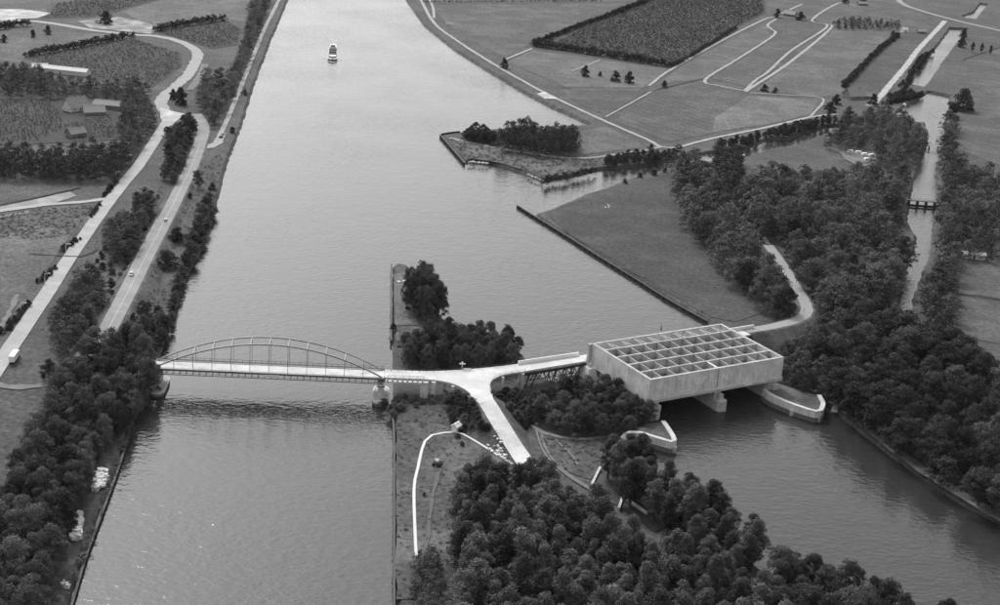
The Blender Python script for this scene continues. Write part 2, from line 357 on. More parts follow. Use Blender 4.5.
strip('path', [(30, 254), (60, 256), (80, 257), (92, 253), (97, 249)], 1.6, mat('ditch_dark', 0.05), rag=0.3)
strip('path', [(-5, 385), (20, 388), (50, 385)], 5.0, TRACK, rag=1.2)
strip('path', [(-5, 335), (10, 312), (18, 295)], 2.5, TRACK, rag=0.8)
strip('road', [(418, -6), (433, 21.5), (453, 38), (486, 59.5), (525.5, 82.6), (545, 93), (578, 109), (611, 124), (648, 140), (661, 147), (678, 147.5), (696.5, 142.5), (720, 137), (769, 127), (812, 117), (838, 114)], 3.6, PATHM, rag=0.4)
sheet('sand_patch', [(536, 94), (545, 92), (558, 99), (545, 99)], SAND)
strip('path', [(428, -4), (433, 8), (434, 18)], 3.0, PATHM)
strip('path', [(449.5, 138), (476, 144), (532, 154), (578, 158.6), (615, 155), (648, 150), (661, 147)], 4.0, mat('path_dull', 0.24, var=0.2, scale=0.2, fine=0.2, fine_scale=1.0), rag=0.5)
for pts, wd in (([(505.7, 59.5), (532, 48.6)], 4), ([(649, 86), (664, 74), (681, 64), (723, 40), (763, 20), (776, 16), (802, 4)], 4), ([(606, 117), (651, 92)], 2.5),
                ([(744.5, 91), (720, 86), (705, 80), (739.5, 58), (774, 35), (771, 29), (767.6, 25), (776, 19)], 4), ([(744.5, 91), (756, 80), (769, 71), (792, 50), (827, 26.5), (812, 20), (839, 3), (856, 6)], 4),
                ([(746, 92), (751, 88), (789, 63), (831, 28), (824, 24)], 4.5), ([(750, 93), (785, 95), (822, 98.5), (815, 112), (808, 118)], 3), ([(572, 71), (580, 68), (600, 60)], 2.4)):
    strip('path', pts, wd * 0.72, PATHM, rag=0.3)
strip('road', [(868, 106), (875, 102.5), (891.6, 83), (906, 66), (918, 50), (933, 34), (945, 21)], 6.0, ROADC, rag=0.4)
strip('road', [(893, -6), (903, 4), (925, 12), (958, 21), (1005, 32)], 8.0, ASPH, rag=0.3)
strip('path', [(416.5, 560), (415.5, 545), (414, 490), (418, 468), (422, 450), (425, 442), (432, 436), (444, 433.6), (455, 433), (463, 435), (472, 440), (490, 451), (507, 462)], 1.1, mat('path_white', 0.60, var=0.08, scale=0.4))
strip('path', [(528, 424), (545, 434), (562, 438.5), (590, 440), (610, 437), (626, 431)], 2.2, mat('path_grey', 0.17, var=0.2, scale=0.3), rag=0.3)
for dx in (-1.6, 1.8):
    strip('dirt_track', [(538 + dx, 430), (543 + dx, 448), (553 + dx, 463), (572 + dx, 479), (590 + dx, 490), (620 + dx, 506)], 0.8, mat('track_light', 0.16, var=0.3, scale=0.4), rag=0.3)
for pts in ([(560, 87.5), (600, 88), (648, 88)], [(655, 90), (680, 84), (703, 79)], [(424, 3), (520, 3), (640, 2)], [(898, 35), (880, 53), (862, 73), (842, 93)], [(0, 205), (40, 197), (80, 188)], [(952, 293.5), (985, 298), (1010, 302)], [(962, 60), (985, 52), (1010, 44)]):
    strip('ditch', pts, 1.6, mat('ditch_dark', 0.05), rag=0.4)
strip('dirt_track', [(556, 441), (570, 455), (578, 466)], 0.8, TRACK, rag=0.2)
strip('dirt_track', [(440, 470), (432, 500), (428, 540), (424, 560)], 1.2, mat('track_faint', 0.11, var=0.3, scale=0.3), rag=0.3)
sheet('dark_basin', [(592, 487), (600, 474), (612, 484), (630, 497), (650, 512), (668, 527), (655, 533), (620, 508)], mat('wet_mud', 0.035, var=0.4, scale=0.2, rough=0.5))
EMB = []
def emb_z(x, y):
    z = GZ
    for L_, e in EMB:
        d = np.sqrt((L_[:, 0] - x) ** 2 + (L_[:, 1] - y) ** 2); i = int(np.argmin(d)); z = max(z, min(L_[i, 2], L_[i, 2] - (d[i] - e) / 1.4) - 0.25)
    return z
def embank(pts, w, road_m, top_lift=0.12):
    line = smooth_line([P(*p) for p in pts], 5.0); nn = sides(line); EMB.append((np.array([tuple(p) for p in line]), w / 2 + 1.2))
    vs = []; fs = []
    for i, (p, n) in enumerate(zip(line, nn)):
        h = max(0.05, p.z - GZ + 0.3); e = w / 2 + 1.2
        for a, z in ((e + h * 1.4, GZ - 0.3), (e, p.z - 0.05), (-e, p.z - 0.05), (-e - h * 1.4, GZ - 0.3)):
            vs.append((p.x + n.x * a, p.y + n.y * a, z))
        if i:
            b = 4 * i
            for k in range(3): fs.append((b - 4 + k, b - 3 + k, b + 1 + k, b + k))
    k = len(vs); fs += [(0, 1, 2, 3), (k - 1, k - 2, k - 3, k - 4)]
    mb = MB(); mb.add(vs, fs); tag(mb.build('embankment', ROUGH), kind='structure')
    return strip('road', pts, w, road_m, z=GZ, lift=top_lift, rag=0.05)
R2 = [(196, 114, 2.3), (201, 121, 2.3), (203.5, 130, 2.3), (200, 143, 2.4), (192, 165, 2.7), (180, 190, 3.2), (165, 220, 4.2), (146, 256, 5.6), (131, 286, 7.0), (105, 335, 8.8), (92, 357, 9.4)]
embank(R2, 8.6, ASPH)
strip('road_marking', R2[3:], 0.28, mat('marking_pale', 0.45, var=0.25, scale=0.6), z=GZ, lift=0.16)
strip('cycle_path', [(x - 7.5, y - 1.0, z) for x, y, z in R2[6:10]], 1.6, mat('cycle_path_concrete', 0.30, var=0.15, scale=0.3), z=GZ, lift=0.05)
embank([(97, 349.5, 9.35), (110, 356, 9.7), (128, 361, 10.0), (152, 363.8, 10.0)], 7.0, DECK)
RAMP = [(478, 394, 9.95), (486.5, 402, 9.85), (497, 419, 7.9), (510, 440, 4.9), (520, 455, 3.0), (528, 467, 2.35)]
embank(RAMP, 7.6, DECK)
strip('dirt_track', [(524, 461), (533, 474), (548, 492), (570, 512)], 4.0, TRACK, rag=0.8)
EASTR = [(745, 331, 10.0), (770, 327, 9.8), (790, 322.5, 9.4), (801, 318, 9.0), (807, 311, 8.5), (803.5, 299, 7.5), (795, 286, 6.4), (783, 266, 5.0), (768, 245, 3.8)]
strip('path', [(768, 245, 3.6), (752, 220, 2.6), (735, 190, 2.1), (722, 165, 2.1)], 3.0, TRACK, rag=0.4)
embank(EASTR, 6.2, mat('road_east', 0.27, var=0.12, scale=0.3, fine=0.1))
# ------------------------------------------------------------------ steel arch bridge
DZ = 10.0
BL = P(156.5, 364.0, DZ); BR = P(382, 374.0, DZ)
SPAN = (BR - BL).length; BANG = math.atan2(BR.y - BL.y, BR.x - BL.x); BMID = (BL + BR) / 2
br = thing('arch_bridge', 'slender steel twin-arch road bridge spanning the wide canal', 'bridge', (BMID.x, BMID.y, 0), BANG)
HS = SPAN / 2; AY = 4.3; RISE = 12.6
MB().box((0, 0, DZ - 0.25), (SPAN + 2.2, 7.0, 0.5)).build('roadway', DECK, br)
for s in (-1, 1):
    g = MB().box((0, s * AY, DZ - 0.45), (SPAN + 2, 0.5, 1.1)).build('main_girder', STEEL, br)
    if s > 0: MB().box((0, s * 5.75, DZ - 0.35), (SPAN + 2, 2.3, 0.2)).build('walkway', mat('walkway_dark', 0.14, var=0.2, scale=1.0), br)
    ro = 6.9 if s > 0 else 8.6
    rl = MB(); n = int(SPAN / 2.7)
    for i in range(n + 1): rl.box((-HS + SPAN * i / n, s * ro, DZ - 0.1), (0.14, 0.14, 1.7))
    for z in (-0.2, 0.75): rl.box((0, s * ro, DZ + z), (SPAN + 2, 0.12, 0.12))
    rl.build('railing', STEELD, br)
    if s < 0:                                             # open walkway: bearers without planks
        n = int(SPAN / 2.7)
        for i in range(n + 1): MB().box((-HS + SPAN * i / n, -6.55, DZ - 0.95), (0.22, 4.0, 0.22)).build('walkway_bearer', STEELD, br)
        MB().box((0, -8.6, DZ - 0.95), (SPAN + 2, 0.16, 0.3)).build('edge_beam', STEELD, br)
        MB().box((0, -4.95, DZ + 0.1), (SPAN + 2, 0.7, 0.18)).build('service_pipe', STEEL, br)
    else: MB().box((0, s * 6.98, DZ - 0.5), (SPAN + 2, 0.12, 0.45)).build('edge_beam', STEEL, br)
    arc = MB(); pts = []
    for i in range(41):
        t = -1 + 2 * i / 40; pts.append(Vector((t * HS, s * AY, DZ + 0.2 + RISE * (1 - t * t))))
    for a, b in zip(pts, pts[1:]): arc.bar(a, b, 0.42, 0.58)
    arc.build('arch_rib', STEELL, br)
    for i in range(1, 12):
        t = -1 + 2 * i / 12; z = DZ + 0.2 + RISE * (1 - t * t)
        MB().bar((t * HS, s * AY, DZ), (t * HS, s * AY, z - 0.3), 0.20).build('hanger', STEEL, br)
for i in range(2, 11):
    t = -1 + 2 * i / 12; z = DZ + 0.2 + RISE * (1 - t * t)
    MB().bar((t * HS, -AY, z), (t * HS, AY, z), 0.30).build('cross_brace', STEELL, br)
n = int(SPAN / 5.4)
for i in range(n + 1):
    x = -HS + SPAN * i / n
    MB().box((x, 1.2, DZ - 0.95), (0.35, 11.0, 0.75)).build('cross_girder', STEEL, br)
MB().box((1.5, -8.75, DZ + 0.35), (6.2, 0.08, 1.0)).build('sign_board', WHITE, br)
MB().box((-21, -8.75, DZ + 0.1), (0.9, 0.08, 0.9)).build('sign_board', WHITE, br)

def pier(base, ang, label, hl, hw, ztop, cap_len, name='bridge_pier', shaft=(7.5, 2.6), zb=3.2):
    t = thing(name, label, 'bridge pier', (base.x, base.y, 0), ang)
    poly = []
    for k in range(9): a = -math.pi / 2 + math.pi * k / 8; poly.append((hw * math.cos(a) * 0.98, hl - hw * 0 + hw * 1.2 * math.sin(a + math.pi / 2) * 0 + 0))
    out = []
    for k in range(11):                                   # pointed, boat-shaped footing
        a = math.pi * k / 10; out.append((hw * math.cos(a), hl + hw * 1.3 * math.sin(a) ** 0.8))
    for k in range(11):
        a = math.pi + math.pi * k / 10; out.append((hw * math.cos(a), -hl - hw * 1.3 * abs(math.sin(a)) ** 0.8))
    MB().prism(out, -1.0, zb - 0.7).build('footing', CONCD, t)
    MB().prism(out, zb - 0.7, zb, 0.99).build('footing_top', CONC, t)
    rim = [(x * 0.86, y * 0.95) for x, y in out]
    MB().prism(rim, zb, zb + 0.35, 0.98).build('coping', CONCL, t)
    MB().box((0, 0, (zb + 0.35 + ztop) / 2), (shaft[1], shaft[0] * 2, ztop - zb - 0.35)).build('shaft', CONC, t)
    MB().box((0, 0, ztop + 0.3), (shaft[1] + 0.9, cap_len, 0.6)).build('pier_cap', CONCD, t)
    return t
pier(P(159, 366.5, DZ), BANG, 'boat-shaped concrete pier under the west end of the arch bridge', 5.4, 3.5, 8.0, 15, shaft=(3.6, 2.4), zb=1.9)
pier(P(381.5, 376.5, DZ), BANG, 'boat-shaped concrete pier at the island end of the arch bridge', 5.4, 3.5, 8.0, 15, shaft=(3.6, 2.4), zb=1.9)

# ------------------------------------------------------------------ viaduct on the island with the road fork
vo = P(450, 376, DZ); vo.z = 0
vd = thing('road_viaduct', 'pale concrete viaduct with road fork on slim columns above the island', 'viaduct', vo)
north = [(384.8, 369.3), (406, 370.3), (433, 371), (459, 370), (490, 367.3), (517, 364), (549, 359.3), (579, 355)]
south = [(586, 361.2), (556, 366), (525.6, 371), (511.7, 373), (500, 375.6), (493, 379.2), (489.5, 384), (490, 391), (493.5, 399), (487, 401.4), (480.5, 403.8), (472.5, 395.5), (464.6, 389), (454, 384), (443.5, 381.3), (433, 379.8), (424, 379), (403, 378.2), (384.8, 377.4)]
def smooth_px(pts, k=5):
    return [(p.x, p.y) for p in smooth_line([Vector((x, y, 0)) for x, y in pts], k)]
dp = PP(smooth_px(north) + smooth_px(south[:10]) + smooth_px(south[10:]), DZ)
def slab(poly, z0, z1, name, m, parent, off):
    n = len(poly); vs, es, fs = delaunay_2d_cdt([Vector(p[:2]) for p in poly], [(i, (i + 1) % n) for i in range(n)], [], 1, 1e-4)[:3]
    mb = MB(); k = len(vs); mb.v = [(p.x, p.y, z1) for p in vs] + [(p.x, p.y, z0) for p in vs]
    for f in fs:
        f = list(f)
        if (vs[f[1]] - vs[f[0]]).cross(vs[f[2]] - vs[f[0]]) < 0: f = f[::-1]
        mb.f.append(tuple(f)); mb.f.append(tuple(q + k for q in f[::-1]))
    b = len(mb.v); ar = sum(poly[i][0] * poly[(i + 1) % n][1] - poly[(i + 1) % n][0] * poly[i][1] for i in range(n))
    for p in poly: mb.v.append((p[0], p[1], z0)); mb.v.append((p[0], p[1], z1))
    for i in range(n):
        j = (i + 1) % n; q = (b + 2 * i, b + 2 * j, b + 2 * j + 1, b + 2 * i + 1); mb.f.append(q if ar > 0 else q[::-1])
    return mb.build(name, m, parent, off)
slab(dp, DZ - 0.7, DZ, 'deck', DECK, vd, vo)
def rail(pxs, z, name, m, parent, off, h=1.0, step=2.6, inset=0.0):
    line = smooth_line([P(x, y, z) for x, y in pxs], step); mb = MB()
    for p in line: mb.box((p.x, p.y, z + h / 2), (0.14, 0.14, h))
    for a, b in zip(line, line[1:]):
        for zz in (h * 0.5, h): mb.bar(a + Vector((0, 0, zz)), b + Vector((0, 0, zz)), 0.10)
    return mb.build(name, m, parent, off)
rail([(384, 371), (406, 371.6), (433, 372), (459, 370.6), (490, 367.8), (516, 364.4)], DZ, 'railing', STEELD, vd, vo)
rail([(388, 377.4), (403, 378), (424, 378.8)], DZ, 'railing', STEEL, vd, vo)
rail([(491, 393), (489.8, 385), (493.5, 379.4), (500, 375.9), (512, 373.2), (525, 371.2)], DZ, 'railing', CONCL, vd, vo)
def parapet(a, b, z, name, m, parent, off, h=1.5, th=0.45):
    A = P(*a, z); B = P(*b, z); return MB().box(((A.x + B.x) / 2, (A.y + B.y) / 2, z + h / 2), ((B - A).length, th, h), math.atan2(B.y - A.y, B.x - A.x)).build(name, m, parent, off)
parapet((518, 364.6), (578.5, 355.6), DZ, 'parapet', WHITE, vd, vo, 1.7)
# lower side girder and walkway next to the arch
ga = P(386, 379.5, DZ); gb = P(426, 381, DZ)
MB().bar(ga - Vector((0, 0, 0.9)), gb - Vector((0, 0, 0.9)), 1.6, 0.7).build('side_girder', CONC, vd, vo)
for i in range(8):
    p = ga.lerp(gb, (i + 0.3) / 8); MB().box((p.x, p.y, DZ - 0.2), (0.35, 2.0, 0.7)).build('bracket', CONCD, vd, vo)
for x, y, wx, wy, m in ((424.5, 380.5, 3.2, 1.6, CONC), (434, 380.5, 1.7, 1.4, CONC), (453, 384.5, 1.2, 1.2, CONC), (503, 375.5, 1.1, 1.1, CONC), (523, 372, 1.4, 1.6, CONCL), (521, 366, 1.4, 1.4, CONC), (445, 373, 1.2, 1.2, CONC), (480, 371, 1.2, 1.2, CONC)):
    p = P(x, y, DZ); MB().box((p.x, p.y, (1.2 + DZ - 0.7) / 2), (wx, wy, DZ - 0.7 - 1.2), BANG).build('column', m, vd, vo)
# abutment wall under the fork
a = P(492, 394, DZ); b = P(480, 403.5, DZ); MB().bar(Vector((a.x, a.y + 1.5, 5.6)), Vector((b.x, b.y + 1.5, 5.6)), 1.0, 7.4).build('abutment', CONC, vd, vo)
# steel trestle under the eastern spans
def lerp_px(t, n): 
    a = (525, 371.5) if n == 0 else (521, 366.5); b = (587, 361.5) if n == 0 else (580, 357.0); return P(a[0] + (b[0] - a[0]) * t, a[1] + (b[1] - a[1]) * t, DZ)
for n in (0, 1):
    a, b = lerp_px(0, n), lerp_px(1, n); MB().bar(a - Vector((0, 0, 1.3)), b - Vector((0, 0, 1.3)), 0.5, 0.9).build('trestle_beam', STEELD, vd, vo)
    for i in range(8):
        t0 = 0.04 + i * 0.125; a = lerp_px(t0, n) - Vector((0, 0, 1.6)); m_ = lerp_px(t0 + 0.06, n); b = lerp_px(t0 + 0.12, n) - Vector((0, 0, 1.6))
        MB().bar(a, Vector((m_.x, m_.y, 5.4)), 0.30).build('brace', STEELD, vd, vo); MB().bar(Vector((m_.x, m_.y, 5.4)), b, 0.30).build('brace', STEELD, vd, vo)
    for t0, t1 in ((0.06, 0.02), (0.20, 0.08), (0.38, 0.46), (0.52, 0.46), (0.64, 0.54), (0.74, 0.82), (0.90, 0.84), (0.96, 0.86)):
        a = lerp_px(t0, n); b = lerp_px(t1, n); MB().bar(Vector((a.x, a.y, DZ - 1.5)), Vector((b.x, b.y, -0.5)), 0.42).build('trestle_leg', STEELD, vd, vo)
    a, b = lerp_px(0.05, n), lerp_px(0.92, n); MB().bar(Vector((a.x, a.y, 5.3)), Vector((b.x, b.y, 5.3)), 0.26).build('trestle_rail', STEELD, vd, vo)

# ------------------------------------------------------------------ concrete blasting barrier (hollow cell block over the old canal)
ZT, ZB = 19.0, 8.4
qa, qb, qc, qd = [P(x, y, ZT) for x, y in ((595, 343.5), (722, 323.4), (783.5, 357.9), (647, 380.3))]
bc = (qa + qb + qc + qd) / 4; ex = ((qb - qa) + (qc - qd)).normalized(); BX = ((qb - qa).length + (qc - qd).length) / 4
BY = ((qa - qd).length + (qb - qc).length) / 4; PANG = math.atan2(ex.y, ex.x)
pb = thing('concrete_barrier', 'huge open-topped concrete cell block spanning the old canal', 'canal barrier', (bc.x, bc.y, 0), PANG)
def PL(v):                                # world -> barrier local
    d = Vector(v) - Vector((bc.x, bc.y, 0)); c, s = math.cos(PANG), math.sin(PANG); return Vector((d.x * c + d.y * s, -d.x * s + d.y * c, d.z))
TH = 1.1
CONCG = mat('grey_concrete', 0.42, var=0.16, scale=0.4, fine=0.25, fine_scale=1.4, blotch=0.14, blotch_scale=0.2, streak=0.2)
fw_ = MB().box((0, -BY + TH / 2, (ZT + ZB + 1.6) / 2), (2 * BX, TH, ZT - ZB - 1.6)).build('front_wall', CONC, pb)
pl_ = MB(); 
for x0, x1 in ((-BX, -0.15), (0.15, BX)):
    pl_.add([(x0, -BY - 0.95, ZB), (x1, -BY - 0.95, ZB), (x1, -BY + TH, ZB), (x0, -BY + TH, ZB), (x0, -BY - 0.95, ZB + 1.15), (x1, -BY - 0.95, ZB + 1.15), (x1, -BY - 0.02, ZB + 1.75), (x0, -BY - 0.02, ZB + 1.75), (x1, -BY + TH, ZB + 1.59), (x0, -BY + TH, ZB + 1.59)],
            [(0, 3, 2, 1), (0, 1, 5, 4), (4, 5, 6, 7), (7, 6, 8, 9), (1, 2, 8, 6, 5), (0, 4, 7, 9, 3), (2, 3, 9, 8)])
pl_.build('front_ledge', CONCL, pb)
MB().box((0.0, -BY - 0.03, (ZT + ZB) / 2 + 0.8), (0.22, 0.10, ZT - ZB - 1.9)).build('expansion_joint', STEELD, pb)
ROWS = 5; ys = [-BY + 2 * BY * i / ROWS for i in range(ROWS + 1)]
for sx, nm in ((-1, 'west_wall'), (1, 'east_wall')):
    MB().box((sx * (BX - TH / 2), TH / 2 - 0.35, (ZT + ZB) / 2), (TH, 2 * BY - TH - 0.7, ZT - ZB)).build(nm, CONC, pb)
MB().box((0, BY - 0.35, (ZT + ZB) / 2), (2 * BX, 0.7, ZT - ZB)).build('north_wall', CONC, pb)
for i in range(1, 5):
    MB().box((0, ys[i], (ZT + ZB) / 2 - 0.01), (2 * BX - 2 * TH, 0.80, ZT - ZB - 0.02)).build('long_wall', CONCG, pb)
    MB().box((0, ys[i], ZT + 0.06), (2 * BX - 2 * TH, 0.88, 0.12)).build('wall_coping', CONCG, pb)
for a, b, c, d in ((0, -BY + 0.62, 2 * BX + 0.1, 1.35), ):
    MB().box((a, b, ZT + 0.06), (c, d, 0.12)).build('wall_coping', CONCG, pb)
for sx in (-1, 1): MB().box((sx * (BX - 0.60), 0.65, ZT + 0.06), (1.3, 2 * BY - 1.3, 0.118)).build('wall_coping', CONCG, pb)
MB().box((0, BY - 0.35, ZT + 0.06), (2 * BX - 2.6, 1.1, 0.116)).build('wall_coping', CONCG, pb)
NC = 10; xs = [-BX + 2 * BX * i / NC for i in range(NC + 1)]
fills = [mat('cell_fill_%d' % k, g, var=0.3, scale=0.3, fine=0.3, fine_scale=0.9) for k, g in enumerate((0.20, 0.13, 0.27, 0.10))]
for r in range(4):
    for i in range(NC):
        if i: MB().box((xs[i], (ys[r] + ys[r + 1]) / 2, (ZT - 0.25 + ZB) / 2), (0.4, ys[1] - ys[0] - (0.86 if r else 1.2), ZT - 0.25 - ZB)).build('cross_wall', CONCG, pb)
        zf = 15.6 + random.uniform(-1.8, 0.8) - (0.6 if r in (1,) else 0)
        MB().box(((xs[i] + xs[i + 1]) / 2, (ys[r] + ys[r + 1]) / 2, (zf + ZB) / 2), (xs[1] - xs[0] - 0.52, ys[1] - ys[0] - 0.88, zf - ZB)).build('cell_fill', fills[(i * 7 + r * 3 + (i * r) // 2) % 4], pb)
MB().box((0.0, (ys[0] + ys[1]) / 2, ZT - 0.1), (0.9, ys[1] - ys[0] - 1.3, 0.3)).build('joint_coping', CONC, pb)
MB().box((0, 0, ZB + 0.5), (2 * BX - 2 * TH, 2 * BY - 1.0, 0.9)).build('floor_slab', CONCD, pb)
r0_, r1_ = PL(P(583, 358.6, DZ)), PL(P(746, 332, DZ)); rs = MB(); hwid = 3.6     # roadway along the north side
rs.add([(r0_.x, r0_.y - hwid, DZ - 0.8), (r1_.x, r1_.y - hwid, DZ - 0.8), (r1_.x, r1_.y + hwid, DZ - 0.8), (r0_.x, r0_.y + hwid, DZ - 0.8), (r0_.x, r0_.y - hwid, DZ + 0.03), (r1_.x, r1_.y - hwid, DZ + 0.03), (r1_.x, r1_.y + hwid, DZ + 0.03), (r0_.x, r0_.y + hwid, DZ + 0.03)],
       [(0, 3, 2, 1), (4, 5, 6, 7), (0, 1, 5, 4), (1, 2, 6, 5), (2, 3, 7, 6), (3, 0, 4, 7)]); rs.build('roadway', DECK, pb)
MB().bar((r1_.x - 14, r1_.y + hwid - 0.3, DZ + 0.85), (r1_.x + 7.5, r1_.y + hwid - 0.2, DZ + 0.85), 0.45, 1.6).build('parapet', WHITE, pb)
MB().box((-BX - 0.9, BY + 0.2, 14.4), (1.3, 1.6, 9.0)).build('corner_buttress', CONCL, pb)
MB().box((-BX + 0.4, BY + 3.0, 5.0), (3.0, 9.0, 9.0)).build('abutment', CONC, pb)
MB().add([(-BX - 2.6, BY - 3.5, 8.2), (-BX - 2.6, BY + 2.0, 8.2), (-BX - 0.02, BY + 2.0, 8.8), (-BX - 0.02, BY - 5.0, 8.8), (-BX - 5.5, BY - 7.0, 1.0), (-BX - 5.5, BY + 2.0, 1.0), (-BX - 0.02, BY + 2.0, 1.0), (-BX - 0.02, BY - 9.0, 1.0)], [(0, 1, 2, 3)[::-1], (0, 4, 5, 1), (0, 3, 7, 4), (1, 5, 6, 2)]).build('wing_wall', CONCL, pb)
ROADROW0 = ys[4]
for i in range(NC):
    x = xs[i]
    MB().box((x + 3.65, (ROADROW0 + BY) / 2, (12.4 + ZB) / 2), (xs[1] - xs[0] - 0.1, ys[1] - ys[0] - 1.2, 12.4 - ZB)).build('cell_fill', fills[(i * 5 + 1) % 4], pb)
    if i: MB().bar((x, ROADROW0 + 0.45, ZT - 0.5), (x, BY - 0.72, ZT - 0.5), 0.40).build('strut', CONCG, pb)
    MB().bar((x + 0.9, BY - 0.8, ZT - 0.8), (x + 4.0, ROADROW0 + 0.5, ZT - 0.9), 0.34).build('diagonal_strut', CONC, pb)
    if i > 3: MB().bar((x + 4.0, ROADROW0 + 0.7, ZT - 0.9), (x + 3.6, BY - 0.9, 13.0), 0.40).build('inclined_post', CONCG, pb)
# painted lettering, faint
def lettering(txt, x, z, size, m, shear=0.0, wide=1.0):
    cu = bpy.data.curves.new('lettering', 'FONT'); cu.body = txt; cu.size = size; cu.align_x = 'CENTER'; cu.shear = shear; cu.resolution_u = 2; cu.extrude = 0.01; cu.offset = 0.05
    t = bpy.data.objects.new('tmp_text', cu); COL.objects.link(t); dg = bpy.context.evaluated_depsgraph_get(); me = bpy.data.meshes.new_from_object(t.evaluated_get(dg))
    bpy.data.objects.remove(t); me.materials.clear(); me.materials.append(m); o = bpy.data.objects.new('painted_letter', me); COL.objects.link(o); o.parent = pb
    o.location = (x, -BY - 0.02, z); o.rotation_euler = (math.pi / 2, 0, 0); o.scale = (wide, 1, 1); return o
CHALK = mat('faded_white_lettering', 0.88, var=0.25, scale=0.9, fine=0.3, fine_scale=2.0)
for ch, px, py in (('S', 683, 384), ('L', 690, 383), ('O', 697.5, 380.5), ('P', 704, 379.5), ('E', 711.5, 377.5), ('N', 725, 376.5), ('!', 729.2, 375.8), ('!', 731.5, 375.3)):
    q = PL(P(px, py, 13.5)); 
    # point of the front face behind that pixel
    d = (px - 500.0) * _rt - (py - 302.5) * _up + F_PX * _fw
    cdir = Vector((math.cos(PANG) * d.x + math.sin(PANG) * d.y, -math.sin(PANG) * d.x + math.cos(PANG) * d.y, d.z)); c0 = PL((0, 0, CAM_H)); tt = (-BY - c0.y) / cdir.y
    h = c0 + cdir * tt; lettering(ch, h.x, h.z - 1.6, 4.6, CHALK, wide=0.85)
for px, py, ln in ((717, 388.7, 5.6), (748.5, 384.2, 4.6)):
    d = (px - 500.0) * _rt - (py - 302.5) * _up + F_PX * _fw
    cdir = Vector((math.cos(PANG) * d.x + math.sin(PANG) * d.y, -math.sin(PANG) * d.x + math.cos(PANG) * d.y, d.z)); c0 = PL((0, 0, CAM_H)); tt = (-BY - 1.05 - c0.y) / cdir.y
    h = c0 + cdir * tt; MB().box((h.x, -BY - 1.1, h.z), (ln, 0.12, 0.8)).build('sign_board', WHITE, pb)
# supports: centre pier and two abutments run the whole width
def support(x, hw, label, nm, nose=True, front=4.5):
    t = thing(nm, label, 'bridge pier', tuple((Matrix.Translation((bc.x, bc.y, 0)) @ Matrix.Rotation(PANG, 4, 'Z') @ Vector((x, 0, 0)))), PANG)
    poly = [(hw, BY), (-hw, BY), (-hw, -BY - front + 1.6), (-hw * 0.55, -BY - front), (hw * 0.55, -BY - front), (hw, -BY - front + 1.6)]
    MB().prism(poly, -1.5, 4.6).build('footing', CONCL, t)
    MB().prism([(hw * 0.62, BY - 1), (-hw * 0.62, BY - 1), (-hw * 0.62, -BY + 0.6), (hw * 0.62, -BY + 0.6)], 4.6, ZB).build('shaft', CONC, t)
    MB().box((0, -BY - 1.0, 5.9), (hw * 0.9, 2.4, 2.6)).build('nose_block', CONCL, t)
    return t
support(1.5, 2.6, 'stout concrete centre pier below the cell block', 'barrier_pier')
support(-BX + 4.0, 3.6, 'western concrete support of the cell block beside the bushes', 'barrier_pier', front=1.0)
support(BX - 4.0, 3.6, 'eastern concrete support of the cell block beside its guide wall', 'barrier_pier', front=1.0)

def guide_wall(px, z, label, fillpx, steps):
    o0 = P(*px[len(px) // 2], z); o0.z = 0
    t = thing('guide_wall', label, 'guide wall', o0)
    line = smooth_line([P(x, y, z) for x, y in px], 2.0); nn = sides(line)
    for nm, zt, zb, e0, e1, m in (('upper_wall', z, 2.0, 0.9, -0.9, CONC), ('lower_wall', 1.8, -1.5, 0.2, -1.2, CONCD)):
        vs = []; fs = []
        for p, n in zip(line, nn):
            for e, zz in ((e0, zb), (e0, zt), (e1, zt), (e1, zb)): vs.append((p.x + n.x * e, p.y + n.y * e, zz))
        for i in range(len(line) - 1):
            for k in range(4): fs.append((4 * i + k, 4 * i + 4 + k, 4 * i + 4 + (k + 1) % 4, 4 * i + (k + 1) % 4))
        k = len(vs); fs += [(0, 1, 2, 3), (k - 1, k - 2, k - 3, k - 4)]
        MB().add(vs, fs).build(nm, m, t, o0)
    vs = []; fs = []
    for p, n in zip(line, nn):
        for e in (1.0, -1.0): vs.append((p.x + n.x * e, p.y + n.y * e, z + 0.16)); vs.append((p.x + n.x * e, p.y + n.y * e, z + 0.003))
    for i in range(len(line) - 1):
        b = 4 * i; fs += [(b, b + 4, b + 6, b + 2), (b + 1, b, b + 4, b + 5)[::-1], (b + 2, b + 6, b + 7, b + 3)[::-1]]
    MB().add(vs, fs).build('coping', CONCL, t, o0)
    for x, y in steps:                                   # fender blocks reaching the water
        p = P(x, y, 1.0); MB().box((p.x, p.y, 0.7), (2.2, 2.0, 3.6), PANG - R(35)).build('fender_block', CONCL, t, o0)
    slab(PP(fillpx, z - 0.5), 0.5, z - 0.5, 'grass_fill', ROUGH, t, o0)
guide_wall([(764, 389), (771, 394.5), (783, 400), (796, 405), (808, 409), (815.6, 411), (820.5, 410.3), (822.5, 406), (823, 402.6), (819, 395)], 5.0, 'curved concrete guide wall with grassy fill on the east bank',
           [(766, 388), (771, 393), (783, 398.8), (796, 403.8), (808, 407.6), (815, 409.3), (820, 408.5), (821.5, 404), (819, 396), (800, 390), (780, 384)], ((777, 404), (792, 413), (817, 419)))
guide_wall([(622.5, 438), (626, 434), (631, 432), (640, 432.5), (652, 436), (664, 439.5), (671, 441.5), (674.5, 440), (673, 436), (668, 428), (663, 421)], 5.0, 'hooked concrete guide wall with grassy fill on the island side',
           [(628, 433), (640, 431), (652, 434.5), (664, 438), (671, 439.8), (672.5, 437.5), (667, 429.5), (661, 422), (645, 424)], ((640, 441), (663, 446), (674, 450)))
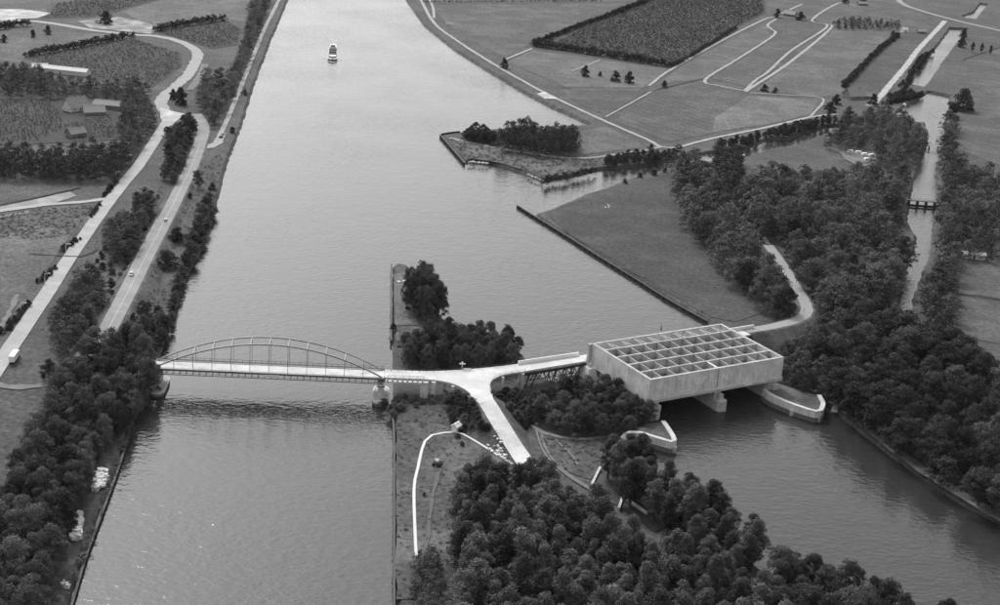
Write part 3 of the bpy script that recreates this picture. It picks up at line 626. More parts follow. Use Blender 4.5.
# revetment of the east bank beyond the guide wall
rv = [(834, 402), (846, 411), (862, 423), (897, 452), (933, 478), (970, 501), (1010, 524)]
strip('bank_revetment', rv, 6.0, mat('revetment_stone', 0.19, var=0.25, scale=0.25, fine=0.3, fine_scale=1.0), rag=0.4)
o = MB(); p = P(836, 407, 1.5); o.add([(p.x - 2.5, p.y - 2, 0), (p.x + 3, p.y - 3.5, 0), (p.x + 4, p.y + 2, 2.6), (p.x - 1, p.y + 2, 2.6)], [(0, 1, 2, 3)])
o.add([(p.x - 2.5, p.y - 2, -0.4), (p.x + 3, p.y - 3.5, -0.4), (p.x + 4, p.y + 2, -0.4), (p.x - 1, p.y + 2, -0.4)], [(3, 2, 1, 0)])
o.f += [(0, 4, 5, 1), (1, 5, 6, 2), (2, 6, 7, 3), (3, 7, 4, 0)]
tag(o.build('concrete_ramp', CONCL), 'small sloping concrete slab at the start of the eastern revetment', 'ramp')

def piling(px, z0, z1, th, label, m=PILE, step=3.0, name='sheet_pile_wall'):
    o0 = P(*px[0], 0); t = thing(name, label, 'retaining wall', o0)
    line = smooth_line([P(x, y, 0) for x, y in px], step); nn = sides(line); mb = MB()
    for i in range(len(line) - 1):
        a, b = line[i], line[i + 1]; n = nn[i] * (0.18 if i % 2 else -0.18)
        mb.bar(Vector((a.x + n.x, a.y + n.y, (z0 + z1) / 2)), Vector((b.x + n.x, b.y + n.y, (z0 + z1) / 2)), th, z1 - z0)
    mb.build('pile_sheets', m, t, o0)
    cp = MB()
    for a, b in zip(line, line[1:]): cp.bar(Vector((a.x, a.y, z1 + 0.1)), Vector((b.x, b.y, z1 + 0.1)), th + 0.35, 0.2)
    cp.build('capping_beam', STEELD, t, o0)
piling([(517, 207.5), (534.6, 218.5), (563, 236), (597.4, 258), (638, 283), (669.6, 303), (707, 324)], -1, 1.5, 0.45, 'long dark sheet-pile wall edging the triangular meadow')
piling([(440, 137), (452, 151), (464.4, 165.5)], -1, 1.9, 0.5, 'short dark sheet-pile wall across the tip of the peninsula')
piling([(441, 136.5), (450, 135), (460, 134)], -1, 2.2, 0.6, 'sheet-pile return along the far side of the peninsula tip')
piling([(391.5, 268), (391.3, 300), (391, 345)], -1, 2.2, 0.5, 'straight dark edge wall of the narrow island north of the bridge')
piling([(391.5, 421), (393.6, 434), (393.8, 500), (393.8, 600), (393.8, 640)], -1, 2.2, 0.5, 'straight dark edge wall of the island south of the bridge')
piling([(150, 401), (134, 421), (122, 461), (107.5, 502), (95.5, 534), (85.5, 562), (73.5, 603), (62, 640)], -1, 1.3, 0.5, 'dark edge wall along the lower left bank')
for px, lab in (([(600, 470), (595.5, 479), (591.5, 487.5)], 'short pale concrete wall crossing the dark basin at the wood edge'), ([(623, 498.5), (634, 507), (647, 516)], 'pale concrete wall running along the dark basin below the trees'), ([(622, 500), (620, 507), (618.5, 511)], 'small cross wall closing the dark basin by the track')):
    o0 = P(*px[0], GZ); t = thing('concrete_wall', lab, 'wall', o0); line = [P(x, y, GZ) for x, y in px]; mb = MB()
    for a, b in zip(line, line[1:]): mb.bar(a + Vector((0, 0, 0.6)), b + Vector((0, 0, 0.6)), 0.7, 1.4)
    mb.build('wall', CONC, t, o0); mb = MB()
    for a, b in zip(line, line[1:]): mb.bar(a + Vector((0, 0, 1.38)), b + Vector((0, 0, 1.38)), 0.95, 0.15)
    mb.build('coping', CONCL, t, o0)
# ------------------------------------------------------------------ trees and shrubs
def quads_mesh(name, Q, m):
    n = len(Q); me = bpy.data.meshes.new(name); me.vertices.add(4 * n); me.vertices.foreach_set('co', np.ascontiguousarray(Q.reshape(-1, 3), dtype=np.float32).ravel())
    me.loops.add(4 * n); me.loops.foreach_set('vertex_index', np.arange(4 * n, dtype=np.int32)); me.polygons.add(n)
    me.polygons.foreach_set('loop_start', np.arange(0, 4 * n, 4, dtype=np.int32)); me.polygons.foreach_set('loop_total', np.full(n, 4, np.int32))
    me.update(calc_edges=True); me.materials.append(m); return me
def leaf_quads(C, Rr, per, size, zs=1.0, up=0.35):
    k = len(C); d = RNG.normal(size=(k, per, 3)); d /= np.linalg.norm(d, axis=2, keepdims=True)
    low = d[..., 2] < -0.35; d[low] *= np.array([1, 1, -0.6])
    rad = Rr[:, None] * RNG.uniform(0.35, 1.0, (k, per)) ** 0.5
    p = C[:, None, :] + d * rad[..., None] * np.array([1, 1, zs]); p = p.reshape(-1, 3)
    n = d.reshape(-1, 3) + RNG.normal(size=p.shape) * 0.55 + np.array([0, 0, up]); n /= np.linalg.norm(n, axis=1, keepdims=True)
    a = np.cross(n, RNG.normal(size=p.shape)); a /= np.linalg.norm(a, axis=1, keepdims=True); b = np.cross(n, a)
    s = size * RNG.uniform(0.6, 1.25, (len(p), 1)); a = a * s * 0.5; b = b * s * 0.42
    return np.stack([p - a, p - b * 0.9 + a * 0.1, p + a, p + b], axis=1)
def crown(kind, H, seedk):
    rr = np.random.default_rng(seedk)
    if kind == 'poplar':      n = 52; z0, rx = 0.20, 0.19; prof = lambda t: (np.sin(np.pi * np.clip(t, 0.03, 0.97) ** 0.72)) ** 0.45; cr, zs, per, sz = 0.072, 1.3, 135, 0.44
    elif kind == 'broad':     n = 58; z0, rx = 0.14, 0.42; prof = lambda t: np.sqrt(np.clip(1 - (1.65 * t - 0.62) ** 2 / 1.12, 0.06, 1)); cr, zs, per, sz = 0.112, 0.95, 135, 0.42
    elif kind == 'shrub':     n = 30; z0, rx = 0.04, 0.62; prof = lambda t: np.sqrt(np.clip(1 - t * t, 0.06, 1)); cr, zs, per, sz = 0.21, 0.9, 110, 0.30
    t = rr.uniform(0.0, 1.0, n) ** 0.85; ang = np.arange(n) * 2.399 + rr.uniform(-0.5, 0.5, n)
    Rm = rx * H * prof(t) * (1 + 0.14 * np.sin(3 * ang + seedk)); q = rr.uniform(0.55, 0.95, n); q[: n // 5] = rr.uniform(0.0, 0.45, n // 5)
    r = Rm * q; r = np.maximum(r - cr * H * 0.35, 0)
    C = np.stack([r * np.cos(ang), r * np.sin(ang), H * (z0 + (0.96 - z0) * t) - cr * H * 0.4 * zs], axis=1)
    return C, cr * H * rr.uniform(0.7, 1.25, n), per, sz, zs
def trunk_mb(kind, H, s):
    rr = random.Random(s); mb = MB(); r = 0.018 * H
    if kind == 'shrub':
        for i in range(5): a = i * 1.26; mb.tube((0.2 * math.cos(a), 0.2 * math.sin(a), -0.2), (0.35 * H * math.cos(a), 0.35 * H * math.sin(a), 0.6 * H), 0.10, 0.03, 5)
        return mb
    top = 0.62 * H if kind == 'poplar' else 0.42 * H
    mb.tube((0, 0, -0.4), (0.1, 0.1, top), r * 1.25, r * 0.6, 7)
    for i in range(6):
        a = i * 1.05 + rr.uniform(-0.3, 0.3); z = top * rr.uniform(0.55, 1.0); ln = H * rr.uniform(0.14, 0.26); k = 0.45 if kind == 'poplar' else 0.9
        mb.tube((0.05, 0.05, z), (math.cos(a) * ln * k, math.sin(a) * ln * k, z + ln), r * 0.45, r * 0.15, 5)
    return mb
REFH = {'poplar': 20.0, 'broad': 14.0, 'shrub': 4.5}
CROWNS = {}; TRUNKS = {}; FAR = {}
WEED = mat('weed_leaves', 0.13, var=0.3, scale=0.3, rough=0.8, trans=0.2)
LM = {'weed': WEED, 'mid': LEAF, 'dark': LEAFD, 'pale': LEAFL}
def proto(kind, tone, k):
    key = (kind, k)
    if key not in CROWNS:
        H = REFH[kind]; C, Rr, per, sz, zs = crown(kind, H, k * 13 + 3)
        CROWNS[key] = quads_mesh('crown', leaf_quads(C, Rr, per, sz, zs), LM[tone])
        me = bpy.data.meshes.new('trunk'); mb = trunk_mb(kind, H, k); me.from_pydata(mb.v, [], mb.f); me.update(); me.materials.append(BARK); TRUNKS[key] = me
    return CROWNS[key], TRUNKS[key]
def far_proto(kind, k, tiny):
    key = (kind, k, tiny)
    if key not in FAR:
        H = REFH[kind]; C, Rr, per, sz, zs = crown(kind, H, k * 17 + 5)
        FAR[key] = leaf_quads(C[::6], Rr[::6] * 1.7, 8, sz * 4.0, zs) if tiny else leaf_quads(C[::3], Rr[::3] * 1.45, 16, sz * 3.0, zs)
    return FAR[key]
NV = 6
def tree(x, y, kind, tone, h, label, group=None, name=None, cat=None, z=GZ, sq=1.0, parts=True):
    k = random.randrange(NV); cm, tm = proto(kind, tone, k); s = h / REFH[kind]
    nm = name or {'poplar': 'poplar_tree', 'broad': 'broadleaf_tree', 'shrub': 'shrub'}[kind]
    t = thing(nm, label, cat or ('shrub' if kind == 'shrub' else 'tree'), (x, y, z if z != GZ else emb_z(x, y)), random.uniform(0, 6.28), group)
    t.scale = (s * sq * random.uniform(0.92, 1.08), s * sq * random.uniform(0.92, 1.08), s)
    for nm2, me in (('trunk', tm), ('crown', cm)):
        c = bpy.data.objects.new(nm2 if not (kind == 'shrub' and nm2 == 'crown') else 'foliage', me); COL.objects.link(c); c.parent = t
        if nm2 == 'crown': c.material_slots[0].link = 'OBJECT'; c.material_slots[0].material = LM[tone]
    return t
ROADS_PX = []
ALLROADS = []
DECKPOLY = [(p.x, p.y) for p in dp]
def near_road(x, y, d):
    if inside(DECKPOLY, np.array([x]), np.array([y]))[0]: return True
    for line, hw in ALLROADS:
        if np.min((line[:, 0] - x) ** 2 + (line[:, 1] - y) ** 2) < (hw + d) ** 2: return True
    return False
for pts, wd in ((R2, 5.5), (EASTR, 7.0), (RAMP, 5.0)):
    l = smooth_line([P(*p) for p in pts], 4.0); ALLROADS.append((np.array([(p.x, p.y) for p in l]), wd))
ALLROADS.append((np.array([(p.x, p.y) for p in dp]), 2.0))
l = smooth_line([P(x, y) for x, y in ((416, 555), (414, 490), (418, 468), (422, 450), (425, 442), (432, 436), (444, 433.6), (455, 433), (463, 435), (472, 440), (490, 451), (507, 462))], 1.0); ALLROADS.append((np.array([(p.x, p.y) for p in l]), 0.9))
l = smooth_line([P(x, y) for x, y in ((-5, 371), (28, 322), (50, 289), (85, 235.6), (123, 184), (158, 135))], 3.0); ALLROADS.append((np.array([(p.x, p.y) for p in l]), 4.0))
def scatter(px, zmid, spacing, maxn=None):
    poly = [tuple(p[:2]) for p in PP(px, zmid)]; xs_ = [p[0] for p in poly]; ys_ = [p[1] for p in poly]
    A = (max(xs_) - min(xs_)) * (max(ys_) - min(ys_)); n = int(A / (spacing * spacing) * 12) + 30
    X = RNG.uniform(min(xs_), max(xs_), n); Y = RNG.uniform(min(ys_), max(ys_), n); ok = inside(poly, X, Y) & is_land(X, Y); X = X[ok]; Y = Y[ok]; out = []
    cell = {}
    for x, y in zip(X, Y):
        cx, cy = int(x // spacing), int(y // spacing); good = True
        for i in (-1, 0, 1):
            for j in (-1, 0, 1):
                for q in cell.get((cx + i, cy + j), ()):
                    if (q[0] - x) ** 2 + (q[1] - y) ** 2 < spacing * spacing: good = False
        if good and not near_road(x, y, 1.0):
            cell.setdefault((cx, cy), []).append((x, y)); out.append((x, y))
    return out if maxn is None else out[:maxn]
def wood(px, kind, tone, h, spacing, label, group, sq=1.0, hv=0.20, tones=None, cls=None):
    pts = scatter(px, GZ + h * 0.55, spacing)
    ax = np.array(pts) if pts else np.zeros((1, 2)); q1, q2 = np.quantile(ax[:, 0], (0.33, 0.67)); r1, r2 = np.quantile(ax[:, 1], (0.33, 0.67))
    def part_of(x, y):
        if len(pts) < 12: return ''
        v = 'lower' if y < r1 else ('upper' if y > r2 else 'middle'); hzt = 'left' if x < q1 else ('right' if x > q2 else 'centre')
        return ', ' + (v + ' ' + hzt + ' part' if (v, hzt) != ('middle', 'centre') else 'very middle')
    for x, y in pts:
        tn = tone if not tones else random.choice(tones); hh = h * random.uniform(1 - hv, 1 + hv); dist = math.sqrt(x * x + y * y + 240 ** 2)
        QUEUE.append((hh * (0.5 if cls == 'bush' else 1.0) / dist, cls or kind, x, y, kind, tn, hh, label + part_of(x, y), group, sq * random.uniform(0.85, 1.22)))
    return len(pts)
QUEUE = []
cnt = {}
cnt['L1'] = wood([(-12, 500), (12, 487), (30, 450), (45, 420), (58, 388), (70, 368), (95, 352), (115, 347), (140, 350), (150, 372), (146, 395), (124, 412), (106, 430), (84, 463), (75, 490), (61, 520), (50, 550), (38, 590), (20, 640), (14, 655), (-12, 660)], 'broad', 'mid', 14.5, 5.0,
     'leafy tree in the dense wood along the lower left bank', 'trees of the lower left bank wood', sq=0.80, hv=0.26, tones=['mid', 'mid', 'pale', 'pale', 'dark'])
cnt['B1'] = wood([(460, 482), (480, 474), (510, 484), (530, 476), (545, 480), (560, 492), (598, 518), (628, 540), (690, 554), (750, 584), (790, 622), (780, 648), (452, 648), (468, 600), (458, 520)], 'poplar', 'mid', 19.0, 5.3,
     'tall poplar in the dense wood at the bottom of the island', 'trees of the bottom island wood', sq=1.25, hv=0.26, tones=['mid', 'mid', 'mid', 'pale', 'dark'])
cnt['B2'] = wood([(602, 448), (620, 445), (648, 454), (664, 472), (698, 484), (733, 508), (757, 520), (762, 560), (742, 568), (704, 548), (672, 520), (650, 500), (632, 486), (606, 462)], 'poplar', 'dark', 17.0, 5.8,
     'dark poplar on the island bank beside the old canal', 'trees on the island bank by the old canal', sq=1.3, tones=['dark', 'mid'])
cnt['B3'] = wood([(765, 585), (782, 560), (802, 548), (850, 560), (900, 588), (945, 612), (945, 660), (765, 660)], 'broad', 'dark', 15.0, 6.0,
     'dark tree crown rising in the lower right corner of the island', 'trees in the lower right corner of the island', sq=0.9, tones=['dark', 'dark', 'mid'])
cnt['I1'] = wood([(404, 342), (420, 335), (450, 330), (490, 331), (510, 333), (520, 344), (521, 354), (500, 358), (430, 358), (408, 357)], 'broad', 'dark', 12.6, 4.8,
     'dark poplar in the clump behind the road fork on the island', 'poplar clump behind the road fork', sq=0.72, hv=0.12, tones=['mid', 'mid', 'dark'], cls='poplar')
cnt['I2'] = wood([(411, 280), (427, 270), (440, 276), (449, 288), (444, 299), (430, 304), (416, 302), (408, 292)], 'broad', 'dark', 18.0, 4.6,
     'dark poplar in the lone clump at the northern tip of the island', 'poplar clump at the island tip', sq=0.62, hv=0.12, tones=['mid', 'mid', 'dark'], cls='poplar')
cnt['I3'] = wood([(530, 400), (545, 388), (575, 384), (600, 386), (625, 381), (645, 386), (660, 398), (655, 420), (638, 424), (600, 428), (560, 422), (538, 413)], 'broad', 'dark', 10.0, 5.6,
     'dense bushy tree beside the west end of the concrete cell block', 'bushy trees west of the cell block', sq=1.0, tones=['dark', 'mid'], cls='bush')
cnt['E1'] = wood([(678, 153), (690, 149), (699, 158), (711, 182), (727, 208), (740, 219), (754, 243), (768, 258), (783, 273), (793, 292), (792, 309), (780, 314), (767, 302), (747, 283), (730, 263), (707, 238), (688, 213), (678, 185)], 'broad', 'mid', 16.0, 8.8,
     'tree in the curved belt between the meadow and the east road', 'tree belt along the meadow', sq=1.1, tones=['mid', 'mid', 'dark'])
cnt['E2'] = wood([(712, 150), (722, 142), (738, 149), (740, 170), (733, 187), (722, 178)], 'broad', 'dark', 15.0, 7.0,
     'tree in the clump where the east road meets the creek', 'tree clump by the creek', sq=0.95)
cnt['E3'] = wood([(734, 190), (742, 188), (757, 215), (770, 240), (764, 244), (748, 222)], 'poplar', 'pale', 11.0, 5.0,
     'slim pale poplar in the row beside the narrow east road', 'pale poplars along the east road', sq=1.0)
cnt['N1'] = wood([(815, 335), (835, 300), (870, 300), (900, 318), (925, 330), (953, 338), (965, 352), (985, 370), (1012, 380), (1012, 505), (965, 484), (930, 459), (900, 435), (870, 411), (846, 398), (820, 392), (800, 375), (805, 350)], 'broad', 'dark', 16.5, 8.4,
     'dark tree in the dense wood along the lower right bank', 'trees of the lower right bank wood', sq=1.02, hv=0.25, tones=['dark', 'dark', 'dark', 'dark', 'mid'])
cnt['N0'] = wood([(785, 350), (805, 338), (830, 345), (850, 355), (852, 378), (835, 390), (800, 385), (783, 372)], 'broad', 'pale', 8.5, 5.0,
     'pale bushy tree just east of the concrete cell block', 'pale bushes east of the cell block', sq=1.0, tones=['pale', 'mid'], cls='bush')
cnt['N2'] = wood([(745, 203), (741, 184), (762, 171), (800, 172), (822, 176), (842, 176), (880, 166), (905, 168), (900, 195), (896, 225), (905, 242), (900, 262), (892, 280), (888, 300), (835, 302), (815, 312), (797, 277), (780, 250), (764, 225)], 'broad', 'mid', 16.5, 9.6,
     'tree in the dense wood between the east road and the narrow canal', 'trees of the wood west of the narrow canal', sq=1.12, hv=0.28, tones=['mid', 'mid', 'mid', 'dark', 'pale'])
cnt['N3'] = wood([(828, 140), (845, 120), (880, 108), (904, 117), (920, 130), (926, 146), (912, 162), (885, 158), (870, 140), (850, 145)], 'broad', 'dark', 12.5, 8.0,
     'tree in the grove south of the boat pond', 'trees of the grove by the boat pond', sq=1.0, tones=['mid', 'dark'])
cnt['N4'] = wood([(945, 122), (957, 120), (955, 150), (965, 168), (985, 168), (1012, 172), (1012, 252), (975, 250), (964, 255), (953, 280), (952, 312), (944, 328), (930, 318), (924, 300), (933, 275), (941, 255), (943, 220), (943, 190), (945, 165)], 'broad', 'mid', 13.5, 8.8,
     'tree in the wood on the east side of the narrow canal', 'trees of the wood east of the narrow canal', sq=1.1, tones=['mid', 'dark', 'dark'])
cnt['C1'] = wood([(718, 142), (740, 139), (770, 131), (800, 124), (830, 117), (842, 122), (812, 130), (770, 139), (745, 148), (720, 149)], 'broad', 'dark', 7.0, 4.6,
     'low dark tree in the row along the creek', 'trees along the creek', sq=0.95, cls='bush')
cnt['C2'] = wood([(604, 160), (625, 153), (650, 153), (674, 150), (676, 160), (650, 164), (625, 166), (606, 168)], 'broad', 'dark', 6.0, 4.2,
     'low bushy tree on the creek bank beside the peninsula', 'bushes on the creek bank', sq=1.1, cls='bush')
cnt['P1'] = wood([(498, 133), (515, 126), (527, 123), (540, 130), (560, 130), (573, 128), (577, 138), (573, 148), (545, 148), (520, 144), (500, 141)], 'broad', 'dark', 13.5, 5.0,
     'dark tree in the tall clump on the peninsula', 'tall trees on the peninsula', sq=0.75, hv=0.2)
cnt['P2'] = wood([(463, 133), (471, 128), (482, 127), (494, 134), (494, 141), (475, 138)], 'broad', 'dark', 8.0, 5.0,
     'rounded dark bush at the left end of the peninsula clump', 'round bushes on the peninsula', sq=1.1, cls='bush')
cnt['L4'] = wood([(197, 100), (205, 72), (228, 71), (244, 42), (252, -2), (270, -6), (250, 52), (227, 104), (212, 120), (200, 118)], 'broad', 'mid', 11.0, 7.5,
     'tree in the belt between the curved road and the dike path', 'tree belt beside the dike path', sq=0.95, tones=['mid', 'dark', 'pale'])
cnt['L5'] = wood([(168, 130), (188, 116), (197, 125), (192, 148), (176, 180), (164, 172)], 'broad', 'mid', 9.0, 6.0,
     'tree on the verge between the two left roads near the junction', 'verge trees near the junction', sq=0.95, tones=['mid', 'dark'], cls='bush')
cnt['L6'] = wood([(-8, 150), (60, 151), (118, 145), (128, 165), (115, 172), (50, 172), (-8, 170)], 'broad', 'dark', 12.5, 5.6,
     'dark tree in the tall windbreak below the farm', 'windbreak trees below the farm', sq=0.85)
cnt['L7'] = wood([(120, 102), (140, 92), (153, 102), (155, 130), (144, 152), (130, 162), (120, 150)], 'broad', 'dark', 10.0, 6.5,
     'dark tree in the grove right of the farmyard', 'farm grove trees', sq=0.95, tones=['dark', 'mid'])
cnt['L8'] = wood([(-8, 66), (28, 66), (65, 79), (100, 84), (130, 80), (148, 88), (138, 97), (85, 94), (40, 92), (-8, 92)], 'broad', 'dark', 9.5, 6.6,
     'dark tree in the row behind the farmhouse', 'trees behind the farmhouse', sq=1.0, tones=['dark', 'mid'])
cnt['V2'] = wood([(74, 277), (88, 270), (99, 278), (101, 298), (92, 318), (86, 335), (62, 345), (50, 328), (56, 314), (72, 300)], 'broad', 'mid', 12.0, 5.4,
     'leafy tree in the lower clump between the two left roads', 'lower clump between the left roads', sq=0.95, tones=['mid', 'mid', 'dark'])
cnt['V3'] = wood([(109, 236), (115, 224), (126, 221), (135, 232), (133, 250), (122, 254), (113, 248)], 'broad', 'mid', 12.5, 4.6,
     'leafy tree in the middle clump between the two left roads', 'middle clump between the left roads', sq=0.95, tones=['mid', 'dark'])
cnt['V4'] = wood([(136, 197), (147, 192), (151, 205), (148, 220), (140, 222), (136, 210)], 'broad', 'dark', 11.0, 4.6,
     'dark tree in the upper clump between the two left roads', 'upper clump between the left roads', sq=0.8, tones=['mid', 'dark'])
cnt['V5'] = wood([(100, 252), (118, 227), (150, 192), (161, 196), (130, 262), (112, 300), (98, 315), (92, 262)], 'shrub', 'mid', 2.8, 6.0,
     'low bush on the grassy verge between the two left roads', 'low verge bushes', sq=1.1, hv=0.4, tones=['mid', 'dark', 'pale'])
cnt['V6'] = wood([(206, 226), (212, 206), (217, 208), (210, 234), (200, 257), (188, 278), (180, 298), (170, 327), (163, 345), (153, 345), (164, 318), (174, 290), (186, 265)], 'shrub', 'mid', 3.6, 4.4,
     'leafy bush in the scrub on the canal bank beside the two-lane road', 'bank scrub beside the two-lane road', sq=1.15, hv=0.35, tones=['mid', 'mid', 'dark'])
cnt['V1'] = wood([(122, 348), (134, 322), (146, 306), (162, 308), (165, 325), (158, 348), (140, 350)], 'broad', 'mid', 7.0, 4.6,
     'bush on the bank just north of the arch bridge', 'bushes north of the arch bridge', sq=1.0, tones=['mid', 'dark'], cls='bush')
cnt['T1'] = wood([(913, 66), (923, 52), (933, 50), (919, 72), (906, 88), (898, 95), (900, 84)], 'shrub', 'dark', 4.5, 6.5,
     'dark bush on the strip between farm road and straight canal', 'bushes beside the straight canal', sq=1.1)
cnt['T2'] = wood([(888, 95), (910, 91), (925, 93), (905, 99), (890, 102)], 'shrub', 'dark', 4.5, 4.0, 'bush on the narrow strip between the two canal basins', 'bushes between the basins', sq=1.1)
cnt['T3'] = wood([(833, 22), (850, 17), (900, 22), (900, 27), (860, 28), (835, 27)], 'broad', 'dark', 6.0, 7.5, 'dark tree in the far grove left of the white house', 'far grove by the white house', sq=1.1)
cnt['S1'] = wood([(446, 400), (462, 396), (478, 405), (492, 425), (490, 436), (470, 430), (450, 420)], 'shrub', 'mid', 3.4, 2.6, 'scrub bush left of the pale ramp road', 'scrub left of the ramp', sq=1.1, tones=['mid', 'dark'])
cnt['S2'] = wood([(498, 392), (512, 388), (528, 392), (532, 410), (528, 428), (512, 420)], 'shrub', 'mid', 3.6, 2.6, 'scrub bush right of the pale ramp road', 'scrub right of the ramp', sq=1.1, tones=['mid', 'dark'])
cnt['S3'] = wood([(388, 402), (400, 395), (425, 394), (440, 396), (430, 402), (405, 408), (392, 415)], 'shrub', 'pale', 2.6, 3.2, 'low scrub bush under the island viaduct', 'scrub under the viaduct', sq=1.2)
cnt['S4'] = wood([(416, 556), (430, 552), (440, 562), (444, 600), (440, 660), (414, 660), (414, 580)], 'broad', 'dark', 6.5, 3.6, 'dark bush in the thicket at the foot of the white path', 'thicket at the foot of the white path', sq=1.0, tones=['dark', 'mid'])
# single trees and shrubs, by base point
for x, y, kind, tone, h, sq, lab in (
    (49, 381, 'broad', 'dark', 10, 1.0, 'round very dark tree near the white truck'), (88, 340, 'poplar', 'mid', 13, 1.2, 'tree next to the end of the two-lane road'),
    (177, 241, 'shrub', 'dark', 8.0, 1.25, 'round dark bush between two-lane road and canal, upper of two'), (166, 267, 'shrub', 'dark', 9, 1.25, 'round dark bush between two-lane road and canal, lower of two'),
    (198, 188, 'broad', 'mid', 12, 0.8, 'oval tree right of the two-lane road below the parking area'), (190, 198, 'shrub', 'dark', 3.5, 1.0, 'small bush below the oval tree'),
    (215, 122, 'poplar', 'pale', 18, 1.3, 'tall pale conical tree above the parking area'), (181, 104, 'broad', 'dark', 13, 0.9, 'tall dark tree at the road junction'), (173, 99, 'broad', 'dark', 8, 0.9, 'small dark tree left of the junction tree'),
    (106, 24, 'broad', 'dark', 11, 1.15, 'big round bush beside the far sandy road'), (33, 37, 'shrub', 'dark', 6, 0.7, 'left of two slim bushes by the far sandy road'), (48, 34, 'shrub', 'dark', 7, 0.8, 'right of two slim bushes by the far sandy road'), (4, 42, 'shrub', 'dark', 6, 1.0, 'dark bush at the far left edge of the picture'),
    (504, 68, 'broad', 'dark', 7.5, 0.9, 'lone tree beside the dike road at the field path'), (585, 76, 'broad', 'dark', 8, 0.9, 'leftmost of the four field trees right of the dike'), (600, 76, 'shrub', 'dark', 3.5, 0.9, 'tiny bush between the field trees'),
    (615, 81, 'broad', 'dark', 7.5, 1.0, 'third of the field trees right of the dike'), (629, 83, 'broad', 'dark', 8.5, 1.0, 'rightmost and largest of the field trees right of the dike'), (664, 87, 'broad', 'dark', 5, 0.9, 'small tree at the corner of the orchard path'),
    (651, 150, 'shrub', 'dark', 4.5, 1.1, 'bush where dike road and peninsula path meet'), (625, 183, 'shrub', 'dark', 3.0, 1.2, 'first small bush on the meadow creek bank'), (640, 177, 'shrub', 'dark', 3.2, 1.2, 'second small bush on the meadow creek bank'),
    (654, 175, 'shrub', 'dark', 4.2, 1.1, 'third and largest small bush on the meadow creek bank'), (665, 172, 'shrub', 'dark', 3.2, 1.1, 'fourth small bush on the meadow creek bank'),
    (962, 110, 'broad', 'dark', 15, 1.15, 'big dark round tree right of the boat pond'), (952, 118, 'broad', 'dark', 10, 1.0, 'dark tree below the big round tree by the pond'), (972, 52, 'poplar', 'dark', 9, 1.1, 'left of three field trees near the straight canal'), (981, 53, 'poplar', 'dark', 9, 1.1, 'middle of three field trees near the straight canal'),
    (990, 55, 'poplar', 'dark', 9, 1.1, 'right of three field trees near the straight canal'), (961, 47, 'broad', 'dark', 9, 1.0, 'dark tree at the right bank of the straight canal'), (963, 38, 'broad', 'dark', 8, 0.9, 'upper dark tree at the right bank of the straight canal'),
    (885, 281, 'broad', 'pale', 12, 1.0, 'pale round tree standing out by the narrow canal'), (953, 215, 'broad', 'pale', 10, 1.0, 'pale round tree just right of the sluice bridge'), (393, 329, 'shrub', 'dark', 3.2, 1.0, 'dark little bush on the edge wall of the island'),
    (384, 406, 'shrub', 'mid', 3.5, 1.2, 'leafy bush at the foot of the island bridge pier'), (391, 413, 'shrub', 'mid', 4, 1.1, 'bush on the island edge below the bridge pier'),
    (458, 438, 'shrub', 'dark', 2.0, 1.2, 'low dark bush below the white hut'), (462, 446, 'shrub', 'dark', 2.0, 1.2, 'dark weed clump inside the white path bend'), (424, 496, 'shrub', 'dark', 1.6, 1.0, 'small weed clump beside the white path'),
    (764, 91, 'shrub', 'dark', 5, 1.1, 'left bush on the field track junction'), (775, 93, 'shrub', 'dark', 4, 1.1, 'right bush on the field track junction'), (777, 17, 'broad', 'dark', 8, 0.9, 'tree left of the far farmhouse'), (800, 20, 'broad', 'dark', 8, 1.2, 'tree right of the far farmhouse'),
    (845, 3, 'broad', 'dark', 8, 1.1, 'left of two trees at the top edge of the picture'), (863, 4, 'broad', 'dark', 8, 1.0, 'right of two trees at the top edge of the picture'), (873, 105, 'broad', 'dark', 8, 1.0, 'tree beside the farm at the road end'), (836, 104, 'broad', 'dark', 7, 1.2, 'tree left of the farm with the tiled roof'),
    (830, 112, 'broad', 'dark', 7, 1.2, 'tree below the farm with the tiled roof'), (848, 118, 'broad', 'mid', 8, 1.0, 'tree on the track below the tiled farm'), (893, 35, 'shrub', 'dark', 4, 1.5, 'bush below the far white house')):
    p = P(x, y); far_dome = kind == 'broad' and y < 126          # far field trees are leafy down to the grass
    tree(p.x, p.y, 'shrub' if far_dome else kind, tone, h * (1.25 if y < 120 and x > 490 else (1.15 if y < 60 else 1.0)), lab, sq=sq * (0.9 if far_dome else 1.0), name='broadleaf_tree' if far_dome else None, cat='tree' if far_dome else None)
# bushes on the left canal bank and road hedges
for i, (x, y, h) in enumerate(((191, 265, 4.5), (195, 257, 6), (198, 247, 5), (201, 238, 6), (204, 228, 5), (207, 219, 6), (210, 210, 5.5), (213, 202, 4), (216, 190, 3), (187, 273, 3), (183, 283, 3.5), (181, 293, 3), (236, 133, 3), (248, 95, 3))):
    p = P(x, y); q = tree(p.x - 2.5, p.y, 'shrub', random.choice(['mid', 'dark']), h * 1.5, 'leafy bush in the row on the left canal bank', 'bushes on the left canal bank')
for (x0, y0, x1, y1), lab in (((92, 217, 99, 205), 'third'), ((63, 252, 78, 240), 'second'), ((39, 283, 55, 270), 'first'), ((4, 333, 26, 307), 'lowest'), ((103, 196, 117, 182), 'uppermost')):
    a, b = P(x0, y0), P(x1, y1); n = max(4, int((b - a).length / 2.2))
    for i in range(n):
        p = a.lerp(b, i / (n - 1)); tree(p.x + random.uniform(-1.3, 1.3), p.y + random.uniform(-1.3, 1.3), 'shrub', random.choice(['mid', 'dark']), random.uniform(1.7, 3.7), 'dark roadside bush in the %s clump below the street lamps' % lab, 'roadside bushes, %s clump' % lab, sq=0.95)

